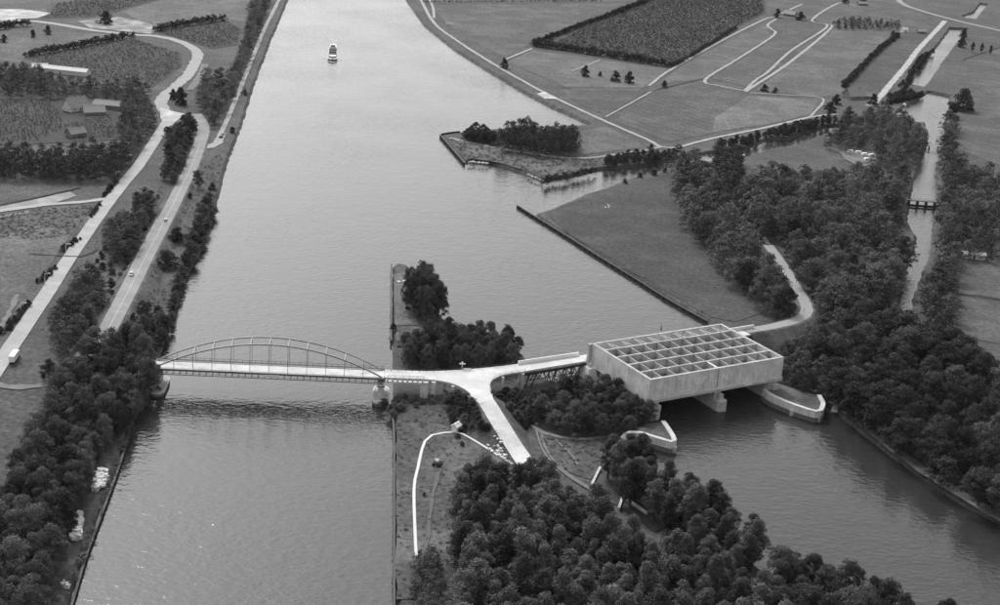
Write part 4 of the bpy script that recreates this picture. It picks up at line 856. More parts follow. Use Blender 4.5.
def mass(name, label, pts_h, kind, tone, cat='trees', sz=1.0):
    """many small plants that read as one mass: one object"""
    Q = []
    for (x, y, z, h) in pts_h:
        q = far_proto(kind, random.randrange(6), cat not in ('hedge',)); s = h / REFH[kind]; a = random.uniform(0, 6.28); c, sn = math.cos(a), math.sin(a)
        M = np.array([[c * sz, -sn * sz, 0], [sn * sz, c * sz, 0], [0, 0, 1]]) * s; Q.append(q @ M.T + np.array([x, y, z]))
    me = quads_mesh(name, np.concatenate(Q), LM[tone]); o = bpy.data.objects.new(name, me); COL.objects.link(o)
    return tag(o, label, cat, kind='stuff')
def rows(px, ang, gap, step, h, jit=0.5):
    poly = [tuple(p[:2]) for p in PP(px)]; c, s = math.cos(ang), math.sin(ang); u = [p[0] * c + p[1] * s for p in poly]; v = [-p[0] * s + p[1] * c for p in poly]; out = []
    U, V = np.meshgrid(np.arange(min(u), max(u), step), np.arange(min(v), max(v), gap)); U = U + RNG.normal(size=U.shape) * jit * 1.6; V = V + RNG.normal(size=V.shape) * jit * 1.3
    X = (U * c - V * s).ravel(); Y = (U * s + V * c).ravel(); ok = inside(poly, X, Y) & is_land(X, Y) & (RNG.random(X.shape) > 0.12)
    return [(x, y, GZ - 0.1, h * random.uniform(0.55, 1.25)) for x, y in zip(X[ok], Y[ok])]
def along(px, step, h, jit=0.6, width=0.0):
    l = smooth_line([P(x, y) for x, y in px], step); return [(p.x + random.uniform(-jit - width, jit + width), p.y + random.uniform(-jit - width, jit + width), GZ - 0.1, h * random.uniform(0.75, 1.2)) for p in l]
mass('orchard', 'dark fruit trees in rows in the big field right of the canal', rows([(548, 46), (655, -4), (762, -4), (764, 13), (735, 27), (672, 63)], R(38), 6.4, 2.2, 2.1, 0.22), 'shrub', 'dark', 'orchard')
mass('orchard', 'dark orchard rows left of the curved far road', rows([(28, 58), (132, 39), (178, 53), (180, 66), (152, 86), (100, 79), (60, 68)], R(22), 7.0, 2.2, 1.7, 0.22), 'shrub', 'dark', 'orchard')
mass('orchard', 'small dark orchard inside the road curve near the dike path', rows([(157, 32), (225, 21), (240, 29), (236, 44), (212, 48)], R(22), 7.0, 2.2, 1.8, 0.22), 'shrub', 'dark', 'orchard')
mass('orchard', 'dark orchard strip at the top left of the picture', rows([(45, 18), (58, 4), (112, -4), (172, -4), (118, 10), (90, 16)], R(22), 7.0, 2.4, 1.9, 0.25), 'shrub', 'dark', 'orchard')
mass('orchard', 'orchard rows in front of the farmhouse', rows([(-6, 100), (48, 101), (60, 112), (64, 128), (40, 140), (-6, 143)], R(20), 6.0, 2.3, 1.9, 0.25), 'shrub', 'mid', 'orchard')
mass('orchard', 'orchard rows right below the farmyard', rows([(62, 125), (110, 116), (118, 128), (112, 138), (70, 142)], R(20), 6.0, 2.3, 1.9, 0.25), 'shrub', 'mid', 'orchard')
def hedge(px, h, label, step=3.0, width=0.8):
    o = mass('hedge', label, along(px, step, h, 0.5, width), 'shrub', 'dark', 'hedge'); del o['kind']; return o
hedge([(533, 46), (570, 51), (620, 59), (670, 67)], 7, 'tall dark hedge along the lower edge of the big orchard', 2.6, 1.6)
hedge([(533, 45), (575, 29), (620, 12), (650, 0)], 5, 'dark hedge along the left edge of the big orchard')
hedge([(672, 67), (690, 57), (735, 29)], 4, 'dark hedge along the right edge of the big orchard')
hedge([(26, 57), (80, 47), (132, 37)], 6, 'dark hedge bounding the orchard left of the far road')
hedge([(156, 31), (190, 25), (225, 20)], 6, 'dark hedge along the top of the small orchard')
hedge([(843, 88), (860, 70), (880, 50), (898, 36)], 5, 'dark hedge down the side of the ploughed strip')
hedge([(0, 30), (10, 27), (28, 26)], 6, 'dark hedge at the far left beside the sandy road')
hedge([(424, 2), (600, 1)], 2, 'low hedge line at the top of the field')
hedge([(545, 182), (560, 180), (575, 177), (592, 172)], 4.0, 'thick dark bush fringe on the lower peninsula bank', 2.0, 1.5)
# ground cover: nobody could count it
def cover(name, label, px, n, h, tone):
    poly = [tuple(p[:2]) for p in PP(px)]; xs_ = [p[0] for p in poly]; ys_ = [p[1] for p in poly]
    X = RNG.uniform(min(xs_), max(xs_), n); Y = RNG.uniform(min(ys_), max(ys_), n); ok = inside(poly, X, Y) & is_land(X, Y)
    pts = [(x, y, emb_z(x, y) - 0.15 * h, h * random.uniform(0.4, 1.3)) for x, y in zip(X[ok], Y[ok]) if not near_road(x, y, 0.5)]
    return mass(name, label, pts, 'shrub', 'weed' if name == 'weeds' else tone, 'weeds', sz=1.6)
cover('weeds', 'rough weeds on the verge between the left roads', [(100, 235), (120, 205), (165, 180), (158, 215), (130, 270), (105, 320), (80, 345), (50, 350), (40, 330), (70, 290)], 500, 0.9, 'mid')
cover('weeds', 'rough weeds on the verge between two-lane road and canal', [(195, 175), (222, 150), (217, 200), (195, 250), (165, 330), (130, 340), (160, 260)], 700, 1.2, 'mid')
cover('weeds', 'rough weeds on the island meadow', [(396, 424), (440, 405), (500, 450), (460, 480), (455, 600), (396, 600)], 700, 0.8, 'pale')
cover('weeds', 'scrubby weeds on the dug-over field at the left', [(0, 216), (50, 208), (95, 206), (70, 235), (40, 240), (0, 238)], 700, 1.0, 'mid')
cover('weeds', 'scrub on the lower left bank below the wood', [(118, 450), (128, 425), (146, 400), (150, 400), (122, 458), (95, 532), (60, 620), (50, 620), (95, 520)], 500, 1.6, 'dark')
cover('weeds', 'weeds and reeds on the peninsula', [(450, 139), (540, 156), (600, 160), (600, 170), (545, 181), (500, 166), (466, 163)], 800, 1.5, 'dark')
cover('weeds', 'weeds along the dike slope right of the canal', [(410, 2), (425, 26), (455, 50), (520, 90), (586, 124), (606, 124), (560, 100), (500, 70), (455, 40), (425, 10)], 900, 0.9, 'mid')
cover('weeds', 'weeds among the tracks beside the cell block bushes', [(530, 428), (560, 440), (610, 438), (605, 460), (590, 480), (560, 470)], 250, 0.9, 'mid')
cover('weeds', 'weeds on the bank of the triangular meadow', [(536, 216), (600, 256), (706, 320), (720, 318), (640, 274), (560, 226)], 300, 0.9, 'dark')
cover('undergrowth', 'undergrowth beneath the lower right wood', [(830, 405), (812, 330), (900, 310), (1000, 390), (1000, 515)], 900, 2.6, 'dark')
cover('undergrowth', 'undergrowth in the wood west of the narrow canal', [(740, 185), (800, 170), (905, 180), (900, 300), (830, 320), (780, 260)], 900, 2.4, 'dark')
cover('weeds', 'weeds along the left canal bank', [(205, 240), (219, 195), (240, 130), (268, 45), (285, 0), (279, 0), (262, 40), (232, 125), (205, 200), (185, 262), (172, 320), (178, 300)], 700, 1.1, 'mid')
# the 290 largest of each kind stand alone; the rest of the woods reads as one mass
QUEUE.sort(key=lambda q: -q[0]); LIM = {'poplar': 300, 'broad': 265, 'bush': 290, 'shrub': 240}; rest = {}
for sz_, cls, x, y, kind, tn, hh, label, group, sq in QUEUE:
    if LIM[cls] > 0: LIM[cls] -= 1; tree(x, y, kind, tn, hh, label, group, sq=sq, name={'poplar': 'poplar_tree', 'bush': 'bush'}.get(cls), cat='bush' if cls == 'bush' else None)
    else: rest.setdefault(kind, []).append((x, y, hh, sq, tn))
FARQ = {}
def mass_wood(name, label, items, kind):
    tones_ = ['mid', 'dark', 'pale']; Q = []; mi = []; tr = MB()
    for idx, (x, y, hh, sq, tn) in enumerate(items):
        k = (random.randrange(6), idx < 230)
        if (kind, k) not in FARQ:
            C, Rr, per, sz, zs = crown(kind, REFH[kind], k[0] * 17 + 5); FARQ[(kind, k)] = leaf_quads(C, Rr * 1.05, 27, sz * 1.75, zs) if k[1] else leaf_quads(C[::2], Rr[::2] * 1.28, 17, sz * 2.4, zs)
        q = FARQ[(kind, k)]; s_k = hh / REFH[kind]; a = random.uniform(0, 6.28); c, sn = math.cos(a), math.sin(a)
        M = np.array([[c * sq, -sn * sq, 0], [sn * sq, c * sq, 0], [0, 0, 1]]) * s_k; Q.append(q @ M.T + np.array([x, y, emb_z(x, y)])); mi.append(np.full(len(q), tones_.index(tn), np.int32))
    me = quads_mesh(name, np.concatenate(Q), LEAF); me.materials.append(LEAFD); me.materials.append(LEAFL); me.polygons.foreach_set('material_index', np.concatenate(mi))
    o = bpy.data.objects.new(name, me); COL.objects.link(o); return tag(o, label, 'woodland', kind='stuff')
if 'broad' in rest: mass_wood('woodland', 'dense broadleaf woods and tree belts around the narrow canal', rest['broad'], 'broad')
if 'shrub' in rest: mass_wood('scrub', 'distant low scrub and thickets', rest['shrub'], 'shrub')
if 'poplar' in rest: mass_wood('woodland', 'far windbreaks and slim trees in the distance', rest['poplar'], 'poplar')
print('TREES', cnt, sum(cnt.values()), LIM, {k: len(v) for k, v in rest.items()})
# ------------------------------------------------------------------ buildings
def house(x, y, wd, ln, eave, ridge, ang, wallm, roofm, label, cat='house', name='farmhouse', chimney=True, nwin=2, door=True, hip=0.0):
    p = P(x, y); t = thing(name, label, cat, p, ang)
    hw, hl = wd / 2, ln / 2
    wl = MB(); wl.add([(-hl, -hw, -0.2), (hl, -hw, -0.2), (hl, hw, -0.2), (-hl, hw, -0.2), (-hl, -hw, eave), (hl, -hw, eave), (hl, hw, eave), (-hl, hw, eave), (-hl, 0, ridge - 0.15), (hl, 0, ridge - 0.15)],
                      [(0, 1, 5, 4), (2, 3, 7, 6), (1, 2, 6, 9, 5), (3, 0, 4, 8, 7), (0, 3, 2, 1), (4, 5, 9, 8), (6, 7, 8, 9)]); wl.build('wall', wallm, t)
    e = 0.5; sl = (ridge - eave) / hw
    for s in (-1, 1):
        a = [(-hl - e, s * (hw + e), eave - e * sl + 0.1), (hl + e, s * (hw + e), eave - e * sl + 0.1), (hl + e - hip, 0, ridge + 0.1), (-hl - e + hip, 0, ridge + 0.1)]
        b = [(q[0], q[1], q[2] + 0.25) for q in a]
        MB().add(a + b, [(0, 1, 2, 3), (7, 6, 5, 4), (0, 4, 5, 1), (1, 5, 6, 2), (2, 6, 7, 3), (3, 7, 4, 0)]).build('roof_slope', roofm, t)
    MB().box((0, 0, ridge + 0.32), (ln + 1 - 2 * hip, 0.5, 0.25)).build('ridge_cap', roofm, t)
    if chimney: MB().box((hl * 0.5, 0.0, ridge + 0.8), (0.8, 0.8, 1.8)).build('chimney', WALLB, t)
    for s in (-1, 1):
        for i in range(nwin):
            w_ = MB().box((-hl + ln * (i + 0.7) / (nwin + 0.4), s * (hw + 0.03), eave * 0.55), (1.3, 0.1, 1.3)).build('window', WHITE, t)
            MB().box((-hl + ln * (i + 0.7) / (nwin + 0.4), s * (hw + 0.10), eave * 0.55), (1.05, 0.06, 1.05)).build('pane', GLASS, w_)
        if nwin:
            for i in range(2):
                w_ = MB().box((s * (hl + 0.03), -hw * 0.4 + i * hw * 0.8, eave * 0.55), (0.1, 1.2, 1.3)).build('window', WHITE, t); MB().box((s * (hl + 0.10), -hw * 0.4 + i * hw * 0.8, eave * 0.55), (0.06, 0.95, 1.05)).build('pane', GLASS, w_)
    if door: MB().box((-hl + ln * 0.5, -hw - 0.04, 1.1), (1.4, 0.12, 2.2)).build('door', WALLB, t)
    return t
house(76, 110, 10, 17, 3.4, 9.5, R(55), WALLW, ROOF, 'gabled farmhouse with grey roof and pale gable on the left', nwin=3)
house(94, 114, 10, 15, 2.6, 6.5, R(25), WALLB, mat('roof_pale', 0.34, var=0.15, scale=0.5), 'low barn with pale roof in front of the farmyard', 'barn', 'barn', False, 0)
house(112, 108, 10, 26, 3.0, 5.5, R(-6), WALLB, ROOF, 'long low shed behind the farmyard barn', 'barn', 'barn', False, 3)
house(76, 136, 8, 12, 2.8, 6.0, R(50), WALLB, ROOF, 'small house among the orchard rows below the farm', nwin=2)
house(63, 73, 10, 44, 3.6, 5.4, R(-9), WALLW, mat('roof_white', 0.60, var=0.1, scale=0.3), 'long white-roofed shed behind the row of trees', 'barn', 'barn', False, 0)
house(40, 70, 9, 12, 3.4, 5.4, R(20), WALLW, mat('roof_white', 0.60), 'white-gabled shed at the left end of the long white shed', 'barn', 'barn', False, 1)
house(854, 98, 11, 16, 3.0, 8.5, R(25), WALLB, ROOF, 'farm with tiled roof at the end of the field track', nwin=3)
house(866, 98, 7, 11, 2.6, 5.2, R(5), WALLB, ROOF, 'small outbuilding right of the tiled farm', 'barn', 'barn', False, 1)
house(790, 16, 9, 14, 3.0, 7.0, R(-30), WALLB, mat('roof_pale', 0.34), 'far farmhouse between two dark trees', nwin=2)
house(904, 32, 6, 7, 3.4, 5.6, R(20), WHITE, mat('roof_white', 0.60), 'small bright white house below the far grove', nwin=1)
house(921, 33, 7, 10, 2.4, 4.5, R(10), WALLB, ROOF, 'low shed right of the white house', 'barn', 'shed', False, 1)
house(862, 5, 7, 12, 2.6, 4.5, R(10), WALLB, ROOF, 'low house between the two trees at the top edge', nwin=1)
house(973, 258, 6, 13, 2.8, 3.6, R(-4), WALLW, mat('roof_white', 0.60), 'white shed at the edge of the right-hand field', 'shed', 'shed', False, 3)
house(966, 211, 3, 5, 2.4, 3.2, R(10), WALLB, mat('roof_pale', 0.34), 'little hut hidden in trees right of the sluice bridge', 'shed', 'shed', False, 0)
house(456, 431, 2.4, 3.0, 2.5, 3.3, R(60), WHITE, WHITE, 'tiny white hut beside the bend of the white path', 'hut', 'hut', False, 0)
# caravans in the clearing
for i, (x, y) in enumerate(((850, 153), (858, 154), (864, 156), (871, 157), (867, 161))):
    p = P(x, y); t = thing('caravan', ('white caravan, %s in the clearing of the wood' % ('leftmost', 'second from left', 'third from left', 'rightmost', 'nearest')[i]), 'caravan', p, R(random.uniform(-30, 60)), 'caravans in the clearing')
    MB().prism([(-2.3, -0.1), (2.3, -0.1), (2.3, 0.1), (-2.3, 0.1)], 0.3, 0.5).build('drawbar', STEELD, t)
    MB().add([(-2.2, -1, .5), (2.2, -1, .5), (2.2, 1, .5), (-2.2, 1, .5), (-2.4, -1, 1.6), (2.4, -1, 1.6), (2.4, 1, 1.6), (-2.4, 1, 1.6), (-2, -1, 2.5), (2, -1, 2.5), (2, 1, 2.5), (-2, 1, 2.5)],
             [(0, 3, 2, 1), (0, 1, 5, 4), (1, 2, 6, 5), (2, 3, 7, 6), (3, 0, 4, 7), (4, 5, 9, 8), (5, 6, 10, 9), (6, 7, 11, 10), (7, 4, 8, 11), (8, 9, 10, 11)]).build('body', WHITE, t)
    for s in (-1, 1): MB().tube((0, s * 1.02, 0.35), (0, s * 0.85, 0.35), 0.35, None, 10).build('wheel', TYRE, t); MB().box((0, s * 1.01, 1.8), (1.6, 0.06, 0.6)).build('window', GLASS, t)
sheet('clearing', [(838, 152), (875, 152), (880, 162), (862, 168), (845, 160)], mat('clearing_grass', 0.14, var=0.3, scale=0.1, fine=0.3))
# sluice bridge and footbridge over the narrow canal
a = P(905, 200, 4.0); b = P(939, 202.5, 4.0); mid = (a + b) / 2; ln = (b - a).length; an = math.atan2(b.y - a.y, b.x - a.x)
t = thing('sluice_bridge', 'dark sluice bridge with three openings over the narrow canal', 'bridge', (mid.x, mid.y, 0), an)
MB().box((0, 0, 4.2), (ln + 3, 2.4, 0.5)).build('deck', CONCD, t)
MB().box((0, -1.2, 1.0), (ln, 0.8, 1.6)).build('sill_beam', STEELD, t)
for i in range(4): MB().box((-ln * 0.38 + ln * 0.76 * i / 3, 0, 1.7), (1.1, 3.4, 4.6)).build('gate_pier', STEELD, t)
rl = MB()
for s in (-1, 1):
    rl.box((0, s * 1.45, 5.4), (ln + 3, 0.1, 0.1))
    for i in range(12): rl.box((-ln / 2 + ln * i / 11, s * 1.45, 4.9), (0.1, 0.1, 1.0))
rl.build('railing', STEEL, t)
a = P(924, 145, 3.0); b = P(944, 145.5, 3.0); mid = (a + b) / 2; ln = (b - a).length; an = math.atan2(b.y - a.y, b.x - a.x)
t = thing('footbridge', 'thin pale footbridge across the narrow canal below the pond', 'bridge', (mid.x, mid.y, 0), an)
MB().box((0, 0, 2.6), (ln, 1.2, 0.3)).build('deck', CONC, t); rl = MB()
for s in (-1, 1):
    rl.box((0, s * 0.55, 3.7), (ln, 0.08, 0.08))
    for i in range(9): rl.box((-ln / 2 + ln * i / 8, s * 0.55, 3.2), (0.08, 0.08, 1.0))
rl.build('railing', STEELL, t)
for sx in (-1, 1): MB().box((sx * ln * 0.22, 0, 1.0), (0.5, 1.2, 3.0)).build('pier', CONCD, t)

# ------------------------------------------------------------------ vessels
def barge():
    p = P(332.3, 61.5, 0); a = math.atan2(dirc.y, dirc.x) + R(1); t = thing('cargo_barge', 'motor barge with white wheelhouse coming down the canal', 'barge', p, a)
    L_, hb = 62.0, 4.2; out = []; 
    for x, yy in ((0, 0.25), (1.5, 0.62), (4, 0.9), (8, 1.0), (52, 1.0), (58, 0.95), (61, 0.75), (62, 0.4)): out.append((x, yy * hb))
    poly = [(x, -y) for x, y in out] + [(x, y) for x, y in out[::-1]]
    MB().prism(poly, -0.8, 1.7, 1.0).build('hull', STEELD, t)
    MB().prism([(x, y * 1.02) for x, y in poly], 1.7, 1.95, 1.0).build('gunwale', STEELL, t)
    MB().prism([(x, y * 0.9) for x, y in poly], 1.95, 2.05, 0.99).build('side_deck', STEEL, t)
    c = MB()
    for s in (-1, 1): c.box((28, s * 3.1, 2.5), (36, 0.3, 0.9))
    for x in (10, 22, 34, 46): c.box((x, 0, 2.5), (0.3, 5.9, 0.88))
    c.build('coaming', STEELD, t)
    MB().box((16, 0, 2.3), (11, 5.8, 0.4)).build('cargo_hatch', mat('hatch_white', 0.7, var=0.1, scale=0.4), t)
    MB().box((28, 0, 2.2), (11, 5.8, 0.25)).build('cargo_hold', mat('cargo_dark', 0.06, var=0.3, scale=0.4), t)
    MB().box((40, 0, 2.2), (11, 5.8, 0.25)).build('cargo_hold', mat('cargo_grey', 0.10, var=0.3, scale=0.4), t)
    MB().box((53, 0, 3.2), (7, 6.4, 2.4)).build('deckhouse', WHITE, t); wh = MB().box((50.5, 0, 5.3), (4, 4.4, 2.2)).build('wheelhouse', WHITE, t)
    MB().box((48.46, 0, 5.6), (0.1, 3.9, 0.9)).build('window', GLASS, wh); MB().box((50.5, 0, 6.5), (4.6, 5, 0.25)).build('wheelhouse_roof', WHITE, t)
    MB().box((4, 0, 2.4), (2, 2.2, 0.8)).build('windlass', STEEL, t); MB().tube((2.5, 0, 2), (2.5, 0, 7), 0.12, 0.06).build('bow_mast', WHITE, t); MB().tube((57, 0, 4), (57, 0, 9), 0.12, 0.06).build('stern_mast', WHITE, t)
    f = MB(); 
    for s in (-1, 1):
        for k in range(26):
            u = k / 25; x = -2.2 + u * 14; y = s * (0.6 + u * 7.5); r = 0.9 * (1 - 0.6 * u)
            for q in range(2):
                fx, fy = x + random.uniform(-.7, .7), y + random.uniform(-.7, .7); f.add([(fx - r, fy - r * .5, .03), (fx + r * .6, fy - r * .6, .03), (fx + r, fy + r * .5, .03), (fx, fy + r * .6, .03), (fx, fy, .18 + .25 * r)], [(0, 1, 4), (1, 2, 4), (2, 3, 4), (3, 0, 4)])
    f.build('bow_wave', FOAM, t); f = MB()
    for k in range(60):
        x = 63 + random.random() ** 1.5 * 60; y = random.uniform(-3, 3); r = random.uniform(.4, 1.0)
        f.add([(x - r, y - r * .5, .03), (x + r * .6, y - r * .6, .03), (x + r, y + r * .5, .03), (x, y + r * .6, .03), (x, y, .12)], [(0, 1, 4), (1, 2, 4), (2, 3, 4), (3, 0, 4)])
    f.build('wake', FOAM, t)
barge()
p = P(904, 106, 0); t = thing('motor_boat', 'small white cabin boat moored in the pond', 'boat', p, R(60))
MB().prism([(-4, -1.3), (2, -1.4), (4, -0.7), (5, 0), (4, 0.7), (2, 1.4), (-4, 1.3)], -0.4, 0.9, 1.05).build('hull', WHITE, t)
MB().prism([(-2.2, -1), (1.6, -1), (2.4, 0), (1.6, 1), (-2.2, 1)], 0.9, 2.2, 0.85).build('cabin', WHITE, t); MB().box((-0.2, 0, 1.6), (2.2, 1.99, 0.5)).build('window', GLASS, t)
MB().box((-3.0, 0, 0.95), (1.6, 2.0, 0.1)).build('cockpit', STEELD, t)
p = P(743.5, 155.5, 0); t = thing('rowing_boat', 'tiny white boat moored on the creek', 'boat', p, R(80)); MB().prism([(-2, -.7), (1.2, -.8), (2.6, 0), (1.2, .8), (-2, .7)], -0.2, 0.7, 1.05).build('hull', WHITE, t); MB().box((-0.4, 0, 0.74), (2.2, 0.9, 0.08)).build('thwart', STEELD, t)
p = P(925, 142, 0); t = thing('rowing_boat', 'dark little boat beside the thin footbridge', 'boat', p, R(70)); MB().prism([(-2, -.7), (1.2, -.8), (2.6, 0), (1.2, .8), (-2, .7)], -0.2, 0.7, 1.05).build('hull', STEEL, t); MB().box((-0.4, 0, 0.74), (2.2, 0.9, 0.08)).build('thwart', STEELD, t)

# ------------------------------------------------------------------ vehicles
def car(x, y, z, ang, label, paint):
    t = thing('parked_car' if 'parked' in label else 'passenger_car', label, 'car', P(x, y, z), ang)
    MB().add([(-2, -.8, .3), (2, -.8, .3), (2, .8, .3), (-2, .8, .3), (-2, -.8, .85), (2.1, -.78, .75), (2.1, .78, .75), (-2, .8, .85)], [(0, 3, 2, 1), (0, 1, 5, 4), (1, 2, 6, 5), (2, 3, 7, 6), (3, 0, 4, 7), (4, 5, 6, 7)]).build('body', paint, t)
    MB().add([(-1.5, -.76, .84), (1.0, -.76, .79), (1.0, .76, .79), (-1.5, .76, .84), (-1.1, -.62, 1.38), (.35, -.62, 1.38), (.35, .62, 1.38), (-1.1, .62, 1.38)], [(0, 1, 5, 4), (1, 2, 6, 5), (2, 3, 7, 6), (3, 0, 4, 7)]).build('window', GLASS, t)
    MB().box((-.37, 0, 1.42), (1.5, 1.26, .07)).build('roof', paint, t)
    for sx in (-1.25, 1.3):
        for sy in (-1, 1): MB().tube((sx, sy * .82, .31), (sx, sy * .6, .31), .31, None, 10).build('wheel', TYRE, t)
    for s in (-1, 1): MB().box((2.06, s * .55, .62), (.1, .3, .16)).build('headlight', WHITE, t)
    return t
def road_ang(pts, i): a, b = P(*pts[i]), P(*pts[i + 1]); return math.atan2(b.y - a.y, b.x - a.x)
car(131.5, 275, 6.75, road_ang(R2, 7) , 'pale car on the two-lane road, nearer of the two', CARP)
car(165.5, 221, 4.3, road_ang(R2, 6) + math.pi, 'pale car on the two-lane road, farther of the two', CARP)
car(223, 134.5, 2.3, R(80), 'pale car parked at the end of the dike path', CARP)
car(221, 137.5, 2.3, R(70), 'dark car parked behind the pale one at the dike path', mat('car_paint_dark', 0.08, rough=0.3))
tr = thing('delivery_truck', 'white box truck driving on the left road', 'truck', P(9.5, 364.5, 2.12), math.atan2(P(28, 322).y - P(4, 358).y, P(28, 322).x - P(4, 358).x) + 0.0)
tp = P(13.5, 361.5); tr.location = (tp.x + 0.2, tp.y, 2.15)
MB().box((0.2, 0, 2.45), (8.4, 2.5, 2.7)).build('cargo_box', WHITE, tr); MB().box((0.2, 0, 0.85), (9.4, 1.2, 0.35)).build('chassis', STEELD, tr)
MB().add([(4.6, -1.15, .7), (6.6, -1.15, .7), (6.6, 1.15, .7), (4.6, 1.15, .7), (4.6, -1.15, 2.9), (6.2, -1.1, 2.9), (6.2, 1.1, 2.9), (4.6, 1.15, 2.9), (6.6, -1.15, 1.7), (6.6, 1.15, 1.7)], [(0, 3, 2, 1), (0, 1, 8, 5, 4), (1, 2, 9, 8), (8, 9, 6, 5), (2, 3, 7, 6, 9), (3, 0, 4, 7), (4, 5, 6, 7)]).build('cab', CARP, tr)
MB().add([(6.63, -1.0, 1.75), (6.63, 1.0, 1.75), (6.25, 1.0, 2.75), (6.25, -1.0, 2.75)], [(0, 1, 2, 3)]).build('windscreen', GLASS, tr)
for sx in (-2.6, -1.5, 5.5):
    for sy in (-1, 1): MB().tube((sx, sy * 1.2, .5), (sx, sy * .9, .5), .5, None, 12).build('wheel', TYRE, tr)
# crawler machine on the island meadow
t = thing('crawler_tractor', 'small dark crawler tractor standing in the white path bend', 'tractor', P(437, 465, 2.3), R(75))
for s in (-1, 1):
    MB().prism([(-1.7, s * 1.3 - .25), (1.7, s * 1.3 - .25), (1.7, s * 1.3 + .25), (-1.7, s * 1.3 + .25)], 0.0, 0.8, 0.97).build('track', TYRE, t)
MB().box((0.6, 0, 1.15), (1.8, 1.3, 0.9)).build('bonnet', STEEL, t); MB().box((-0.7, 0, 0.95), (1.2, 1.5, 0.6)).build('seat_deck', STEELD, t)
for sx in (-1.3, -0.1):
    for s in (-1, 1): MB().box((sx, s * .7, 1.9), (.1, .1, 1.5)).build('roof_post', STEELL, t)
MB().box((-0.7, 0, 2.68), (1.7, 1.7, .1)).build('canopy', STEELL, t); MB().add([(2.2, -1.8, .1), (2.2, 1.8, .1), (2.45, 1.8, 1.1), (2.45, -1.8, 1.1), (2.35, -1.8, .1), (2.35, 1.8, .1), (2.6, 1.8, 1.1), (2.6, -1.8, 1.1)], [(3, 2, 1, 0), (4, 5, 6, 7), (0, 1, 5, 4), (1, 2, 6, 5), (2, 3, 7, 6), (3, 0, 4, 7)]).build('dozer_blade', STEELL, t)
for s in (-1, 1): MB().bar((0.4, s * 1.1, .5), (2.2, s * 1.1, .6), .18).build('push_arm', STEELD, t)
MB().tube((1.0, .3, 1.5), (1.0, .3, 2.4), .07).build('exhaust', STEELD, t)

# ------------------------------------------------------------------ street lamps, signs, hut, rubble
ra = math.atan2(P(50, 289).y - P(28, 322).y, P(50, 289).x - P(28, 322).x)
lamps = ((21, 315, 'nearest the white truck'), (45, 285, 'second from the truck'), (66, 255, 'third from the truck'), (85, 228, 'just below the sandy side road'), (116, 181, 'just above the sandy side road'), (127.5, 164, 'nearest the road junction'))
for i, (x, y, lab) in enumerate(lamps):
    if i == 0:
        lp = thing('street_lamp', '', 'street lamp', P(x, y), ra - math.pi / 2, 'street lamps along the left road')
        MB().tube((0, 0, -0.2), (0, 0, 5.6), 0.16, 0.12).build('post', WHITE, lp); ar = MB(); ar.tube((0, 0, 5.55), (0.5, 0, 6.1), 0.11, 0.10); ar.tube((0.5, 0, 6.1), (2.0, 0, 6.25), 0.10, 0.09); ar.build('arm', WHITE, lp)
        MB().box((2.3, 0, 6.22), (1.0, 0.34, 0.22)).build('lamp_head', WHITE, lp); MB().box((2.3, 0, 6.09), (0.8, 0.26, 0.06)).build('lamp_glass', STEELL, lp); q = lp
    else:
        q = copy_tree(lp); q.location = P(x, y)
    q['label'] = 'white curved street lamp on the left road, ' + lab
def sign(x, y, z, wd, h, hgt, ang, label, name='sign', tri=False):
    t = thing(name, label, 'sign', P(x, y, z), ang); 
    for s in ((-1, 1) if wd > 2 else (0,)): MB().box((s * wd * 0.35, 0.08, (hgt + h) / 2 - 0.1), (0.14, 0.1, hgt + h + 0.2)).build('post', STEEL, t)
    if tri: MB().add([(-wd / 2, -.05, hgt + h), (wd / 2, -.05, hgt + h), (0, -.05, hgt), (-wd / 2, .03, hgt + h), (wd / 2, .03, hgt + h), (0, .03, hgt)], [(2, 1, 0), (3, 4, 5), (0, 1, 4, 3), (1, 2, 5, 4), (2, 0, 3, 5)]).build('board', WHITE, t)
    else: MB().box((0, -0.02, hgt + h / 2), (wd, 0.1, h)).build('board', WHITE, t)
    return t
sign(449.5, 25, GZ, 8.5, 3.2, 0.6, R(-4), 'wide white board standing on the dike at the top', 'billboard')
sign(416.5, 334, GZ, 2.6, 2.4, 0.8, 0, 'white triangular shipping sign on the narrow island', 'shipping_sign', True)
sign(397, 341, GZ, 1.1, 4.0, 0.4, 0, 'tall narrow white shipping board on the island edge', 'shipping_sign')
t = thing('signpost', 'white crossed signpost at the road fork on the viaduct', 'sign', P(462, 369.2, DZ), BANG)
MB().box((0, 0, 1.6), (0.3, 0.16, 3.2)).build('post', WHITE, t); MB().box((0, -0.1, 2.6), (2.6, 0.08, 0.6)).build('direction_board', WHITE, t); MB().box((0, -0.14, 3.3), (0.7, 0.06, 0.6)).build('top_board', WHITE, t)
sign(467, 370.4, DZ, 3.4, 0.7, 0.3, BANG, 'low white board on the viaduct railing beside the signpost', 'direction_sign')
sign(803.5, 311.5, 9.0, 0.8, 1.0, 0.6, R(-20), 'small white road sign in the east road bend', 'road_sign')
MASTP = P(660.5, 336, 11); t = thing('mast', 'thin dark pole rising from the north rim of the cell block', 'mast', PP([(661, 331)], ZT + 0.12)[0])
MB().tube((0, 0, 0), (0, 0, 3.4), .18, .10).build('pole', STEELD, t); MB().box((0, 0, 1.0), (.6, .6, 1.2)).build('lamp_box', STEELD, t)
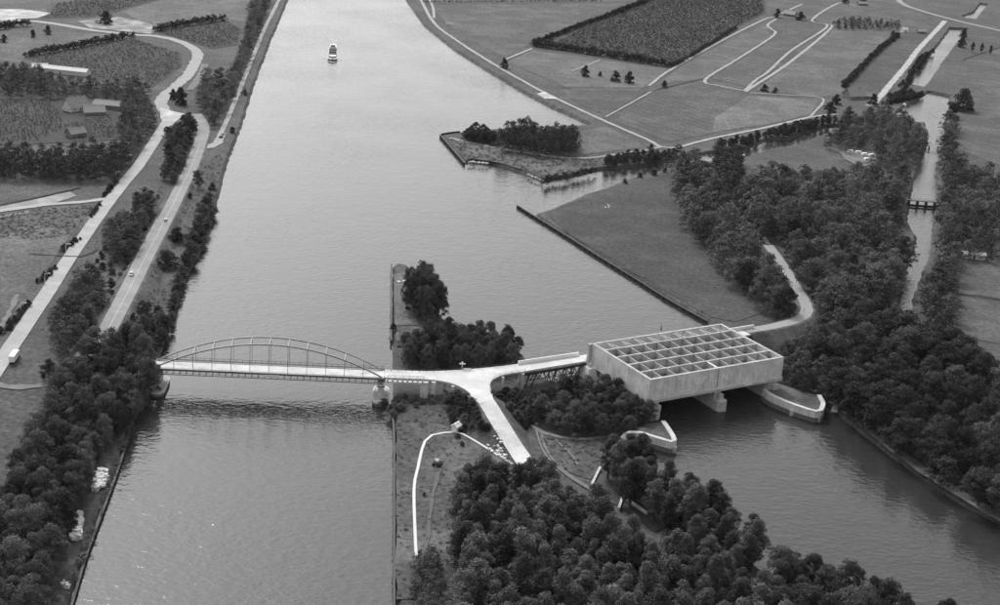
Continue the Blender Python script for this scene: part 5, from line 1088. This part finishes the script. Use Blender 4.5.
def heap(px, n, s, label, m, name='stone_heap', z=GZ, hz=1.0, cat='heap'):
    """pile of angular blocks"""
    poly = [tuple(p[:2]) for p in PP(px)]; xs_ = [p[0] for p in poly]; ys_ = [p[1] for p in poly]; mb = MB(); k = 0; o0 = Vector((sum(xs_) / len(xs_), sum(ys_) / len(ys_), GZ))
    while k < n:
        x, y = random.uniform(min(xs_), max(xs_)), random.uniform(min(ys_), max(ys_))
        if not inside(poly, np.array([x]), np.array([y]))[0]: continue
        k += 1; b = len(mb.v); r = s * random.uniform(0.5, 1.3); mb.box((x, y, max(z, emb_z(x, y) + 0.1) + r * .25 + random.random() * hz), (r * random.uniform(.7, 1.5), r, r * .8), random.uniform(0, 3))
        for i in range(b, len(mb.v)): q = mb.v[i]; mb.v[i] = (q[0] + random.uniform(-.2, .2) * r, q[1] + random.uniform(-.2, .2) * r, q[2] + random.uniform(-.2, .2) * r)
    t = thing(name, label, cat, o0); o = mb.build('blocks', m, t, o0); o['kind'] = 'stuff'; return t
heap([(92, 490), (97, 473), (106, 471), (108, 478), (102, 490), (96, 492)], 90, 1.5, 'upper heap of white stone blocks on the lower left bank', STONE, hz=0.9)
heap([(71, 541), (78, 515), (82, 516), (81, 535), (80, 540), (74, 542)], 90, 1.4, 'lower heap of white stone blocks on the lower left bank', STONE, hz=0.9)
heap([(62, 585), (70, 580), (73, 587), (65, 592)], 10, 0.9, 'few pale stones scattered at the bottom of the left bank', STONE, hz=0.2)
heap([(485, 448), (494, 443), (503, 450), (508, 462), (514, 468), (507, 465), (495, 456)], 24, 0.9, 'scattered white concrete rubble below the ramp road', STONE, 'rubble_heap', hz=0.3)
heap([(495, 440), (501, 446), (508, 458), (511, 466), (506, 466), (498, 453)], 15, 0.9, 'white rubble spilling off the ramp road edge', STONE, 'rubble_heap', hz=0.8)
heap([(393, 284), (400, 283), (407, 281), (407, 280), (400, 281.6), (393, 282.6)], 16, 0.7, 'line of white stones across the narrow island', STONE, hz=0.1)
heap([(468, 161.5), (489, 163.5), (489, 164.2), (468, 162.4)], 34, 0.9, 'line of pale stones at the water edge of the peninsula', STONE, hz=0.1)
heap([(528, 174), (544, 181), (543, 182), (527, 175.3)], 24, 0.8, 'pale stones at the lower water edge of the peninsula', STONE, hz=0.1)
heap([(604, 206), (609, 205), (610, 208), (605, 209)], 6, 1.0, 'small pale stones in the triangular meadow', STONE, hz=0.1)

# ------------------------------------------------------------------ haze: the air between the camera and the far fields
hz = MB(); hz.box((0, 4050, 129.5), (14400, 10300, 265)); ho = hz.build('haze', [])
hm = bpy.data.materials.new('haze_air'); hm.use_nodes = True; hn = hm.node_tree; hn.nodes.clear()
ho_ = hn.nodes.new('ShaderNodeOutputMaterial'); pv = hn.nodes.new('ShaderNodeVolumePrincipled'); pv.inputs['Color'].default_value = (0.9, 0.9, 0.9, 1); pv.inputs['Density'].default_value = 0.000008; pv.inputs['Anisotropy'].default_value = 0.2
hn.links.new(pv.outputs[0], ho_.inputs['Volume']); ho.data.materials.append(hm); tag(ho, kind='stuff')
